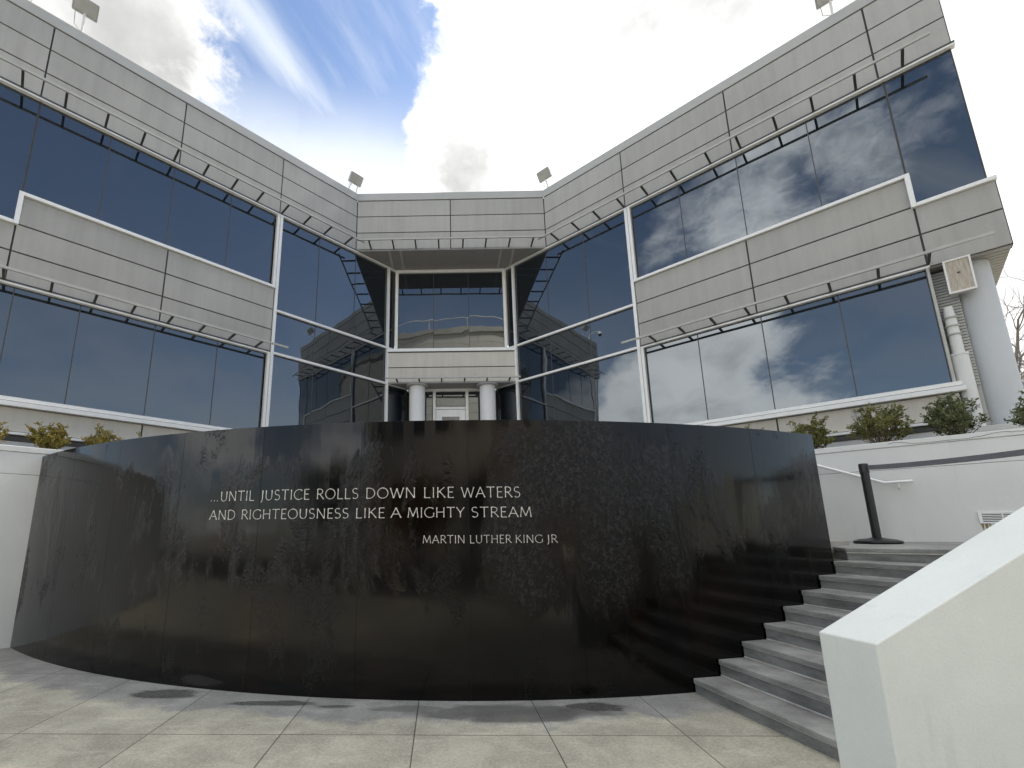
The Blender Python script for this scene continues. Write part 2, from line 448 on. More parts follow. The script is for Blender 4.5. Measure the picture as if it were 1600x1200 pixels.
M_BLACK = plain('black_plastic', (0.012, 0.012, 0.014), 0.38, var=0.2, scale=20)
M_BELT = plain('charcoal_belt_webbing', (0.16, 0.16, 0.17), 0.75, var=0.15, scale=30)
M_LEAF_Y = leaf_mat('sunlit_yellow_leaf', (0.16, 0.15, 0.025), (0.26, 0.22, 0.045), (0.32, 0.18, 0.06))  # yellower, brighter green: the left planter's sunlight put into the leaf colour
M_LEAF_G = leaf_mat('olive_green_leaf', (0.13, 0.14, 0.034), (0.21, 0.20, 0.055), (0.10, 0.12, 0.045))
M_LEAF_D = leaf_mat('dark_green_leaf', (0.09, 0.12, 0.05), (0.15, 0.165, 0.07), (0.17, 0.175, 0.065))
M_LEAF_T = leaf_mat('street_tree_leaf', (0.04, 0.06, 0.025), (0.06, 0.08, 0.03), (0.07, 0.085, 0.03))
M_TWIG = plain('brown_twig', (0.09, 0.065, 0.045), 0.9)
M_BARK = plain('grey_bark', (0.20, 0.18, 0.165), 0.9, var=0.3, scale=10)
M_BRUSH = brushed_mat()
M_RUST = plain('rust_stain', (0.26, 0.20, 0.10), 0.9, var=0.3, scale=30)
M_ASHLAR = ashlar_mat()
M_ASPHALT = plain('asphalt', (0.05, 0.05, 0.052), 0.85, var=0.2, scale=3)
M_ROOF = plain('roof_gravel', (0.30, 0.29, 0.27), 0.9)

# ------------------------------------------------------------------ mesh helpers
class MB:
    def __init__(self):
        self.v, self.f, self.uv = [], [], None

    def poly(self, pts):
        i = len(self.v)
        self.v += [tuple(p) for p in pts]
        self.f.append(tuple(range(i, i + len(pts))))

    def box(self, fr, s0, s1, z0, z1, o0, o1):
        """box in a wall frame: s along, z up, o outwards"""
        c = [fr(s, z, o) for s in (s0, s1) for z in (z0, z1) for o in (o0, o1)]
        i = len(self.v)
        self.v += c
        for q in ((0, 1, 3, 2), (4, 6, 7, 5), (0, 4, 5, 1), (2, 3, 7, 6), (0, 2, 6, 4), (1, 5, 7, 3)):
            self.f.append(tuple(i + k for k in q))

    def ring(self, fr, s0, s1, z0, z1, ws, wz, o0, o1):
        """rectangular frame as one connected piece"""
        i = len(self.v)
        for o in (o0, o1):
            for s, z in ((s0, z0), (s1, z0), (s1, z1), (s0, z1), (s0 + ws, z0 + wz), (s1 - ws, z0 + wz), (s1 - ws, z1 - wz), (s0 + ws, z1 - wz)):
                self.v.append(fr(s, z, o))
        for k in range(4):
            j = (k + 1) % 4
            self.f += [(i + k, i + j, i + 4 + j, i + 4 + k), (i + 8 + k, i + 12 + k, i + 12 + j, i + 8 + j),
                       (i + k, i + 8 + k, i + 8 + j, i + j), (i + 4 + k, i + 4 + j, i + 12 + j, i + 12 + k)]

    def prism(self, base, z0, z1):
        """vertical prism over a plan polygon; z may be numbers or one per corner"""
        n = len(base)
        a = z0 if isinstance(z0, (list, tuple)) else [z0] * n
        b = z1 if isinstance(z1, (list, tuple)) else [z1] * n
        i = len(self.v)
        self.v += [(p[0], p[1], a[k]) for k, p in enumerate(base)] + [(p[0], p[1], b[k]) for k, p in enumerate(base)]
        self.f.append(tuple(i + n - 1 - k for k in range(n)))
        self.f.append(tuple(i + n + k for k in range(n)))
        for k in range(n):
            j = (k + 1) % n
            self.f.append((i + k, i + j, i + n + j, i + n + k))

    def tube(self, pts, rad, seg=8, cap=True):
        pts = [Vector(p) for p in pts]
        rads = rad if isinstance(rad, (list, tuple)) else [rad] * len(pts)
        i0 = len(self.v)
        up = None
        for k, p in enumerate(pts):
            if k == 0: d = pts[1] - pts[0]
            elif k == len(pts) - 1: d = pts[-1] - pts[-2]
            else: d = (pts[k + 1] - pts[k]).normalized() + (pts[k] - pts[k - 1]).normalized()
            d.normalize()
            if up is None:
                up = Vector((0, 0, 1)) if abs(d.z) < 0.9 else Vector((1, 0, 0))
            x = d.cross(up).normalized(); y = x.cross(d).normalized()
            up = y
            for a in range(seg):
                t = 2 * math.pi * a / seg
                self.v.append(tuple(p + (x * math.cos(t) + y * math.sin(t)) * rads[k]))
        for k in range(len(pts) - 1):
            for a in range(seg):
                b = (a + 1) % seg
                self.f.append((i0 + k * seg + a, i0 + k * seg + b, i0 + (k + 1) * seg + b, i0 + (k + 1) * seg + a))
        if cap:
            self.f.append(tuple(i0 + a for a in range(seg))[::-1])
            self.f.append(tuple(i0 + (len(pts) - 1) * seg + a for a in range(seg)))

    def lathe(self, prof, c, seg=32):
        i0 = len(self.v)
        for r, z in prof:
            for a in range(seg):
                t = 2 * math.pi * a / seg
                self.v.append((c[0] + r * math.cos(t), c[1] + r * math.sin(t), c[2] + z))
        for k in range(len(prof) - 1):
            for a in range(seg):
                b = (a + 1) % seg
                self.f.append((i0 + k * seg + a, i0 + k * seg + b, i0 + (k + 1) * seg + b, i0 + (k + 1) * seg + a))
        self.f.append(tuple(i0 + a for a in range(seg))[::-1])
        self.f.append(tuple(i0 + (len(prof) - 1) * seg + a for a in range(seg)))

    def build(self, name, material, parent=None, smooth=False, bevel=0.0, recalc=True):
        me = bpy.data.meshes.new(name)
        me.from_pydata([tuple(v) for v in self.v], [], self.f)
        if recalc:
            bm = bmesh.new(); bm.from_mesh(me)
            bmesh.ops.recalc_face_normals(bm, faces=bm.faces)
            bm.to_mesh(me); bm.free()
        me.materials.append(material)
        if smooth:
            for p in me.polygons: p.use_smooth = True
            me.set_sharp_from_angle(angle=R(40))
        o = bpy.data.objects.new(name, me)
        COL.objects.link(o)
        if parent is not None:
            o.parent = parent
            o.matrix_parent_inverse = parent_inv(parent)
        if bevel:
            md = o.modifiers.new('edge', 'BEVEL'); md.width = bevel; md.segments = 2; md.limit_method = 'ANGLE'
        return o


def parent_inv(p):
    """things stand at their base; every mesh below them is modelled in world coordinates"""
    return Matrix.Translation(p.location).inverted() if p.parent is None else Matrix.Identity(4)


def tag(o, label=None, cat=None, group=None, kind=None):
    if label: o['label'] = label
    if cat: o['category'] = cat
    if group: o['group'] = group
    if kind: o['kind'] = kind
    return o


def thing(name, loc, label, cat, group=None):
    o = bpy.data.objects.new(name, None)
    o.empty_display_size = 0.2
    o.location = loc
    COL.objects.link(o)
    return tag(o, label, cat, group)


# ------------------------------------------------------------------ the building's frames
aL, aR, aC = R(43.5050), R(44.8877), R(1.1244)      # the wings stand square to each other
DL, DR, DC = 10.80026, 11.01988, 12.4
nL2, nR2, nC2 = Vector((math.sin(aL), -math.cos(aL))), Vector((math.sin(aR), math.cos(aR))), Vector((math.sin(aC), math.cos(aC)))
Z_TOP, Z_CJ, Z_J2, Z_J3, Z_HEAD = 12.031, 11.774, 11.215, 10.651, 10.041
Z_ST, Z_S1, Z_S2, Z_LH, Z_SILL = 7.888, 7.249, 6.693, 6.086, 3.954
Z_UP = 2.76


def meet(n1, d1, n2, d2):
    det = n1.x * n2.y - n1.y * n2.x
    return Vector(((d1 * n2.y - n1.y * d2) / det, (n1.x * d2 - d1 * n2.x) / det))


def frame(origin, e, n):
    def fr(s, z, o=0.0):
        return (origin.x + e.x * s + n.x * o, origin.y + e.y * s + n.y * o, z)
    return fr


FL = meet(nL2, -DL, nC2, DC)
FR = meet(nR2, DR, nC2, DC)
eL = -Vector((math.cos(aL), math.sin(aL)))
eR = Vector((math.cos(aR), -math.sin(aR)))
WL = frame(FL, eL, nL2)
WR = frame(FR, eR, -nR2)
eC = Vector((math.cos(aC), -math.sin(aC)))


def chord(d):
    """frame on a chord plane between the wings; s from left wing to right wing"""
    a = meet(nL2, -DL, nC2, d); b = meet(nR2, DR, nC2, d)
    return frame(a, eC, -nC2), (b - a).length


WC, CW = chord(DC)
CH_SP, CH_REC, CH_ENT = 13.28, 13.50, 13.88

# ------------------------------------------------------------------ ground
g = MB()
g.poly([(-600, -600, 0), (600, -600, 0), (600, 600, 0), (-600, 600, 0)])
tag(g.build('plaza_paving', M_PAVE), 'large weathered granite paving slabs with thin joints', 'paving', kind='structure')

st_ = MB()
st_.poly([(-300, -13.5, .004), (300, -13.5, .004), (300, -2.2, .004), (-300, -2.2, .004)])
tag(st_.build('street', M_ASPHALT), 'dark asphalt street behind the viewer', 'street', kind='structure')

# ------------------------------------------------------------------ office building
bld = thing('office_building', (.4, 13.5, 0), 'two storey grey panelled office building with angled wings and dark tinted ribbon windows', 'building')
GAP = 0.014


def panels(name, fr, s_edges, z_edges, o=0.0, material=M_CLAD, back=True, parent=bld, depth=0.03, ext=0.0):
    m = MB()
    for i in range(len(s_edges) - 1):
        for j in range(len(z_edges) - 1):
            m.box(fr, s_edges[i] + GAP, s_edges[i + 1] - GAP, z_edges[j] + GAP, z_edges[j + 1] - GAP, o - depth, o)
    ob = m.build(name, material, parent, bevel=0.004)
    if back:
        b = MB()
        b.box(fr, s_edges[0] - ext, s_edges[-1], z_edges[0] + .004, z_edges[-1] - .004, o - 0.20, o - 0.022)
        b.build('joint_backing', M_JOINT, ob)
    return ob


END_L, END_R = 8.22, 8.28
sjL = [0.0, 2.41, 4.85, 7.30, END_L]
sjR = [0.0, 2.42, 4.90, 7.335, END_R]
for fr, sj in ((WL, sjL), (WR, sjR)):
    panels('parapet_cladding', fr, sj, [Z_HEAD, Z_J3, Z_J2, Z_CJ], ext=.10)
panels('parapet_cladding', WC, [0.0, CW / 2, CW], [Z_HEAD, Z_J3, Z_J2, Z_CJ])
for fr, a, b in ((WL, .003, END_L), (WR, .003, END_R), (WC, -.004, CW + .004)):
    m = MB(); m.box(fr, a, b, Z_CJ + .012, Z_TOP, -0.35, 0.012)
    m.build('coping', M_COPING, bld, bevel=0.006)

# spandrels between the storeys
NOT_L, NOT_R = 7.287, 7.390
panels('spandrel_cladding', WL, [2.40, 4.85, NOT_L], [Z_LH, Z_S2, Z_S1, Z_ST - .05], o=0.0)
panels('spandrel_cladding', WL, [NOT_L, END_L + .05], [Z_LH, Z_S2, Z_S1 - .02], o=0.0)
panels('spandrel_cladding', WR, [2.465, 4.90, NOT_R], [Z_LH, Z_S2, Z_S1, Z_ST - .05], o=0.0)
panels('spandrel_cladding', WR, [NOT_R, END_R + .05], [Z_LH - .03, Z_S2, Z_S1 - .02], o=0.0)


def bar(name, fr, s0, s1, z0, z1, o0, o1, material=M_WHITE, parent=bld, bevel=0.004):
    m = MB(); m.box(fr, s0, s1, z0, z1, o0, o1)
    return m.build(name, material, parent, bevel=bevel)


# white trims on the spandrels with the notch near each end
for fr, s0, nt, e in ((WL, 2.40, NOT_L, END_L + .06), (WR, 2.465, NOT_R, END_R + .06)):
    bar('sill_trim', fr, s0, nt, Z_ST - .052, Z_ST + .012, -.10, .055)
    bar('sill_trim', fr, nt - .035, nt + .035, Z_S1 - .028, Z_ST + .010, -.09, .058)
    bar('sill_trim', fr, nt + .036, e, Z_S1 - .030, Z_S1 + .034, -.10, .055)


def window(name, fr, s_edges, z0, z1, label=None, o=-0.06, post=0.006, ztop=0.0):
    """ribbon window: dark frame with one pane after another"""
    m = MB()
    a_, b_ = s_edges[0], s_edges[-1]
    m.ring(fr, a_, b_, z0 - .03, z1 + .03, .012, .03, o - .05, o + .012)
    f = m.build(name, M_DARK_METAL, bld)
    for s in s_edges[1:-1]:
        b_ = MB(); b_.box(fr, s - .009, s + .009, z0 + .001, z1 - .001, o - .05, o + .006)
        b_.build('glazing_bar', M_DARK_METAL, f)
    if label: f['label'] = label
    for i in range(len(s_edges) - 1):
        a = MB()
        t = random.uniform(-.0015, .0015)
        a.box(fr, s_edges[i] + (.009 if i else .013), s_edges[i + 1] - (.009 if i < len(s_edges) - 2 else .013), z0, z1, o - .03, o)
        a.build('pane', M_GLASS, f)
    return f


window('ribbon_window', WL, [2.515, 3.63, 4.905, 6.13, NOT_L], Z_ST + .02, Z_HEAD - .02)
window('ribbon_window', WL, [NOT_L + .004, END_L - .02], Z_S1 + .04, Z_HEAD - .02)
window('ribbon_window', WR, [2.565, 3.708, 4.935, 6.209, NOT_R], Z_ST + .02, Z_HEAD - .02)
window('ribbon_window', WR, [NOT_R + .004, END_R - .02], Z_S1 + .04, Z_HEAD - .02)
window('ribbon_window', WL, [2.515, 3.625, 4.90, 6.18, 7.14, END_L - .02], Z_SILL + .02, Z_LH - .02)
window('ribbon_window', WR, [2.565, 3.728, 4.945, 6.185, 7.355], Z_SILL + .02, Z_LH - .02)
# bay glass beside the recess, three rows; the wing planes run on behind the centre fascia
IN_SP, IN_REC, IN_ENT = -1.262, -1.578, -2.122
for z0, z1 in ((Z_S1 + .03, Z_HEAD - .02), (Z_LH + .03, Z_S1 - .03), (Z_UP + .05, Z_LH - .03)):
    window('bay_window', WL, [IN_SP + .04, -.045, 1.178, 2.315], z0, z1)
    window('bay_window', WR, [IN_SP + .04, -.07, 1.166, 2.385], z0, z1)
for fr in (WL, WR):
    window('recess_side_window', fr, [IN_REC + .02, IN_SP - .04], Z_S1 + .05, Z_HEAD - .02)
    window('recess_side_window', fr, [IN_ENT + .02, IN_SP - .04], Z_UP + .05, Z_LH - .03)

# heads, transoms, mullions
for fr, i1, e, lo, le in ((WL, IN_REC, END_L + .02, 2.40, END_L + .02), (WR, IN_REC, END_R + .03, 2.465, 7.41)):
    bar('window_head', fr, i1, e, Z_HEAD - .045, Z_HEAD - .004, -.10, .022)
    bar('head_flashing', fr, 0.0, e, Z_HEAD - .003, Z_HEAD + .030, -.02, .030, M_DARK_METAL)
    bar('window_head', fr, lo, le, Z_LH - .045, Z_LH - .004, -.10, .020)
    bar('head_flashing', fr, lo, le, Z_LH - .003, Z_LH + .028, -.02, .028, M_DARK_METAL)
for fr, i0, e, low in ((WL, IN_SP, 2.315, IN_ENT), (WR, IN_SP, 2.385, IN_ENT)):
    bar('transom', fr, i0 - .34, e, Z_S1 - .028, Z_S1 + .032, -.09, .016)
    bar('transom', fr, low, e, Z_LH - .030, Z_LH + .030, -.09, .016)
    bar('mullion', fr, i0 - .035, i0 + .035, Z_UP, Z_HEAD - .046, -.09, .030)
    bar('mullion', fr, e, e + .075, Z_UP, Z_HEAD - .046, -.10, .030)
    bar('mullion', fr, e + .085, e + .15, Z_UP, Z_LH - .046, -.10, .028)
    bar('mullion', fr, e + .085, e + .15, Z_ST + .012, Z_HEAD - .046, -.10, .028)
# mullion edge of the lower right window
bar('mullion', WR, 7.355, 7.395, Z_SILL, Z_LH - .046, -.09, .018, M_GREY_METAL)

# lower sills: two white ledges, then the base panels
for fr, a, b, js in ((WL, 2.52, END_L, [2.52, 4.91, 7.15, END_L]), (WR, 2.57, 7.45, [2.57, 4.95, 7.41])):
    bar('lower_sill', fr, a, b, Z_SILL - .055, Z_SILL + .012, -.10, .075)
    bar('lower_sill', fr, a, b + .03, Z_SILL - .150, Z_SILL - .070, -.12, .105)
    bar('sill_gap', fr, a, b, Z_SILL - .069, Z_SILL - .056, -.10, .060, M_JOINT)
    panels('base_cladding', fr, js, [3.36, Z_SILL - .15], material=M_CLAD_LIT)
    bar('base_ledge', fr, a, b - .25, 3.305, 3.350, -.10, .09, M_WHITE)
    bar('base_gap', fr, a, b, 3.20, 3.304, -.10, .03, M_DARK_METAL)
    bar('foundation_wall', fr, a, b + .82, 2.2, 3.199, -.12, .012, M_STUCCO)

# centre: fascia soffit, recessed window, balcony spandrel, entrance
FC_REC, W_REC = chord(CH_REC)
FC_SP, W_SP = chord(CH_SP)
FC_EN, W_EN = chord(CH_ENT)
mb = MB()
a0, b0, c0, d0 = WC(0.02, 0), WC(CW - .02, 0), FC_REC(W_REC, 0), FC_REC(0, 0)
N = 14
for k in range(N):
    t0, t1 = k / N + .004, (k + 1) / N - .004
    lerp = lambda p, q, t: (p[0] + (q[0] - p[0]) * t, p[1] + (q[1] - p[1]) * t)
    mb.prism([lerp(a0, d0, t0), lerp(b0, c0, t0), lerp(b0, c0, t1), lerp(a0, d0, t1)], Z_HEAD - .012, Z_HEAD + .02)
so = mb.build('soffit', M_SOFFIT, bld)
mb = MB(); mb.prism([a0, b0, c0, d0], Z_HEAD + .022, Z_HEAD + .05); mb.build('joint_backing', M_JOINT, so)
for t in (.175, .235, .765, .83):
    mb = MB(); mb.box(WC, CW * t - .03, CW * t + .03, Z_HEAD - .03, Z_HEAD - .013, -1.05, -.05)
    mb.build('soffit_batten', M_COPING, so)

bar('recess_frame', FC_REC, 0.0, W_REC, Z_HEAD - .11, Z_HEAD - .014, -.06, .05, M_WHITE)
bar('recess_frame', FC_REC, 0.0, W_REC, 7.19, 7.29, -.06, .05, M_WHITE)
bar('recess_frame', FC_REC, -.01, .075, 7.291, Z_HEAD - .111, -.06, .05, M_WHITE)
bar('recess_frame', FC_REC, W_REC - .075, W_REC + .01, 7.291, Z_HEAD - .111, -.06, .05, M_WHITE)
window('recessed_window', FC_REC, [.075, W_REC * .345, W_REC * .665, W_REC - .075], 7.31, Z_HEAD - .14, o=-.02)
panels('balcony_cladding', FC_SP, [0.02, W_SP - .02], [Z_LH, 6.59, 7.09], material=M_CLAD_LIT)
bar('balcony_cap', FC_SP, 0.02, W_SP - .02, 7.105, 7.185, -.21, .035, M_WHITE)
bar('balcony_cap', FC_SP, 0.02, W_SP - .02, 7.075, 7.104, -.05, .012, M_JOINT)
mb = MB(); mb.prism([FC_SP(0, 0), FC_SP(W_SP, 0), FC_EN(W_EN, 0), FC_EN(0, 0)], Z_LH - .012, Z_LH + .04)
mb.build('entrance_soffit', M_SOFFIT, bld)
bar('entrance_header', FC_EN, 0.0, W_EN, Z_LH - .10, Z_LH - .014, -.06, .05, M_WHITE)
window('entrance_window', FC_EN, [0.03, W_EN * .29 - .02, W_EN * .29], Z_UP + .02, Z_LH - .12, o=-.02)
window('entrance_window', FC_EN, [W_EN * .29 + .09, W_EN * .665], 5.49, Z_LH - .12, o=-.02)
window('entrance_window', FC_EN, [W_EN * .665 + .09, W_EN - .03], Z_UP + .02, Z_LH - .12, o=-.02)
DX0, DX1 = W_EN * .29 + .085, W_EN * .665
bar('mullion', FC_EN, DX0 - .09, DX0, Z_UP, Z_LH - .101, -.06, .05)
bar('mullion', FC_EN, DX1, DX1 + .09, Z_UP, Z_LH - .101, -.06, .05)
bar('transom', FC_EN, DX0 + .002, DX1 - .002, 5.40, 5.47, -.05, .045)
m = MB()
m.box(FC_EN, DX0 + .01, DX0 + .20, Z_UP + .02, 5.39, -.045, .02)
m.box(FC_EN, DX1 - .20, DX1 - .01, Z_UP + .02, 5.39, -.045, .02)
m.box(FC_EN, DX0 + .201, DX1 - .201, 5.155, 5.39, -.045, .02)
m.box(FC_EN, DX0 + .201, DX1 - .201, Z_UP + .02, Z_UP + .27, -.045, .02)
door = m.build('door', M_WHITE, bld, bevel=.004)
m = MB(); m.box(FC_EN, DX0 + .2, DX1 - .2, Z_UP + .271, 5.154, -.03, -.01); m.build('pane', M_GLASS, door)
m = MB()
p0 = FC_EN(DX1 - .15, 3.6, .02); p1 = FC_EN(DX1 - .15, 3.6, .08); p2 = FC_EN(DX1 - .15, 4.0, .08); p3 = FC_EN(DX1 - .15, 4.0, .02)
m.tube([p0, p1, p2, p3], .012, 8); m.build('handle', M_GREY_METAL, door, smooth=True)

# round columns of the entrance and of the right end
for c in ((-.727, 13.49), (1.448, 13.45)):
    m = MB(); m.lathe([(.243, Z_UP), (.243, Z_LH - .085)], (c[0], c[1], 0), 40)
    co = m.build('column', M_COLUMN, bld, smooth=True)
    m = MB(); m.lathe([(.245, Z_LH - .084), (.33, Z_LH - .07), (.34, Z_LH - .03), (.28, Z_LH - .013)], (c[0], c[1], 0), 40)
    m.build('capital_ring', M_COPING, co, smooth=True)
cp = WR(7.865, 0, -.45)
m = MB(); m.lathe([(.243, 2.6), (.243, Z_LH - .12), (.243, Z_LH - .05)], (cp[0], cp[1], 0), 48)
m.build('corner_column', M_CORNER, bld, smooth=True)
# ribbed return wall and drain duct beside the corner column
m = MB()
for k in range(40):
    z = Z_LH - .10 - k * .052
    m.box(WR, 7.40, 7.67, z - .036, z, -.40, -.22)
m.box(WR, 7.40, 7.67, 2.6, Z_LH - .05, -.42, -.25)
m.build('ribbed_return_wall', M_COPING, bld)
dk = WR(7.505, 0, -.12)
m = MB(); m.lathe([(.105, 2.7), (.105, 4.42), (.115, 4.43), (.115, 4.46), (.075, 4.47), (.070, 5.1), (.055, 5.3)], (dk[0], dk[1], 0), 24)
m.build('drain_duct', M_STUCCO, bld, smooth=True)
m = MB()
for z in (4.78, 4.93, 5.08):
    m.lathe([(.070, z), (.092, z + .010), (.092, z + .03), (.070, z + .04)], (dk[0], dk[1], 0), 24)
m.build('duct_clamp', M_GREY_METAL, bld, smooth=True)

# underside of the right end, end walls, roof, dark core so that no light leaks
def plan(fr, s, o=0.0):
    p = fr(s, 0, o); return (p[0], p[1])
m = MB()
for k in range(46):
    t0 = -.03 - k * .125
    m.prism([plan(WR, 7.41, t0), plan(WR, END_R + .03, t0), plan(WR, END_R + .03, t0 - .105), plan(WR, 7.41, t0 - .105)], Z_LH - .045, Z_LH - .022)
sf = m.build('end_soffit', M_SOFFIT, bld)
m = MB(); m.prism([plan(WR, 7.41, -.02), plan(WR, END_R + .04, -.02), plan(WR, END_R + .04, -6), plan(WR, 7.41, -6)], Z_LH - .02, Z_LH + .02)
m.build('joint_backing', M_JOINT, sf)
bar('end_wall', WR, END_R - .2, END_R + .04, Z_LH + .03, Z_S1 - .03, -6.0, -.21, M_CLAD)
bar('end_wall', WR, END_R - .2, END_R - .03, Z_S1 + .05, Z_HEAD - .05, -6.0, -.20, M_GLASS)
bar('end_wall', WR, END_R - .2, END_R - .01, Z_HEAD + .01, Z_CJ, -6.0, -.205, M_CLAD)
bar('end_coping', WR, END_R - .35, END_R, Z_CJ + .012, Z_TOP, -6.0, -.36, M_COPING)
bar('end_wall', WL, END_L - .2, END_L - .02, 2.0, Z_CJ, -6.0, -.21, M_CLAD)
bar('end_coping', WL, END_L - .35, END_L, Z_CJ + .012, Z_TOP, -6.0, -.36, M_COPING)
m = MB()
m.prism([plan(WL, 7.9, -.22), plan(WL, .1, -.22), plan(WC, .3, -.22), plan(WC, CW - .3, -.22), plan(WR, .1, -.22), plan(WR, 7.9, -.22), plan(WR, 7.9, -6.0),
         plan(WR, -3, -9.0), (.8, 25), plan(WL, -3, -9.0), plan(WL, 7.9, -6.0)], Z_CJ - .25, Z_CJ - .05)
m.build('roof', M_ROOF, bld)
m = MB()
for fr, s0, s1 in ((WL, -2.7, 7.9), (WR, -2.7, 7.36)):
    m.box(fr, s0, s1, Z_UP - .3, Z_LH - .1, -.40, -.24)
    m.box(fr, max(s0, -1.56), s1 if fr is WL else 7.9, Z_LH - .1, Z_HEAD, -.40, -.24)
m.box(FC_REC, 0, W_REC, Z_LH, Z_HEAD, -.30, -.2)
m.box(FC_EN, -.3, W_EN + .3, Z_UP - .3, Z_LH, -.30, -.2)
m.box(WC, 0, CW, Z_HEAD + .06, Z_CJ, -.4, -.23)
m.build('light_block_core', M_JOINT, bld)  # unseen dark core, added only to stop light leaking between the parts

# rails on short brackets in front of every window head
def rail(fr, s0, s1, z, off, br, label=None):
    m = MB(); m.box(fr, s0, s1, z - .024, z + .024, off - .030, off + .005)
    r = m.build('shade_rail', M_GREY_METAL, bld, bevel=.004)
    me0 = None
    for s in br:
        b = MB()
        b.box(fr, s - .021, s + .021, z - .018, z + .018, .031, off - .036)
        b.build('bracket', M_DARK_METAL, r)
    return r


OFF = .50
rail(WL, .02, 7.98, Z_HEAD + .035, OFF, [7.571, 6.93, 6.263, 5.613, 4.965, 4.334, 3.676, 3.041, 2.365, 1.732, 1.094, 0.41])
rail(WR, .02, 8.0, Z_HEAD + .035, OFF, [7.662, 7.012, 6.36, 5.742, 5.068, 4.461, 3.711, 3.017, 2.396, 1.733, 1.095, 0.43])
rail(WL, 2.15, 8.10, Z_LH + .035, OFF, [7.95, 7.30, 6.649, 5.99, 5.362, 4.689, 4.056, 3.411, 2.773])
rail(WR, 2.2, 8.10, Z_LH + .035, OFF, [7.401, 6.774, 6.103, 5.444, 4.768, 4.126, 3.488, 2.839])
rail(WC, .10, CW - .10, Z_HEAD + .035, OFF, [CW * (x - 560) / 290. for x in (583.7, 618.6, 652.4, 687, 723.3, 757.4, 792.7, 826.8)])
rail(FC_SP, .0, W_SP + .06, Z_LH + .035, .40, [W_SP * t for t in (.085, .255, .425, .60, .77, .94)])

# ------------------------------------------------------------------ upper terrace behind the granite wall
CX, CY, RW, H_W = 0.41453, 15.86241, 11.07431, 2.7916
A0, A1 = -0.6450, 0.4008


def on_arc(a, r=RW):
    return (CX + r * math.sin(a), CY - r * math.cos(a))


m = MB()
arc = [on_arc(A0 + (A1 - A0) * k / 40, RW - .30) for k in range(41)]
m.prism(arc + [(4.9, 6.4), (5.2, 8.5), plan(WR, 1.0, -.1), plan(WR, -2.4, -.1), plan(WL, -2.4, -.1), plan(WL, 6.0, -.1)], 1.2, 2.745)
tag(m.build('upper_terrace', M_TERRACE), 'pale terrace floor behind the curved granite wall', 'terrace', kind='structure')

# ------------------------------------------------------------------ curved black granite wall with the inscription
wall = thing('memorial_wall', (CX, CY - RW, 0), 'curved black wet granite water wall carrying a carved inscription', 'memorial wall')
seams = [A0, -0.5235, -0.4240, -0.3213, -0.2209, -0.1159, -0.0116, 0.0913, 0.1953, 0.2981, A1]
for i in range(len(seams) - 1):
    m = MB()
    g_ = .0022 / RW
    a, b = seams[i] + (g_ / 2 if i else 0), seams[i + 1] - g_ / 2
    n = 10
    outer = [on_arc(a + (b - a) * k / n) for k in range(n + 1)]
    inner = [on_arc(b - (b - a) * k / n, RW - .28) for k in range(n + 1)]
    m.prism(outer + inner, -.02, H_W)
    m.build('granite_panel', M_GRANITE, wall, bevel=.0012)
m = MB()
m.prism([on_arc(A0 + (A1 - .002 - A0) * k / 60, RW - .006) for k in range(61)] + [on_arc(A1 - .002 - (A1 - A0) * k / 60, RW - .25) for k in range(61)], -.02, H_W - .006)
m.build('seam_backing', M_BLACK, wall)


def curve(cx, cy, rx, ry, a0, a1, n=12):
    return [(cx + rx * math.cos(R(a0 + (a1 - a0) * k / n)), cy + ry * math.sin(R(a0 + (a1 - a0) * k / n))) for k in range(n + 1)]


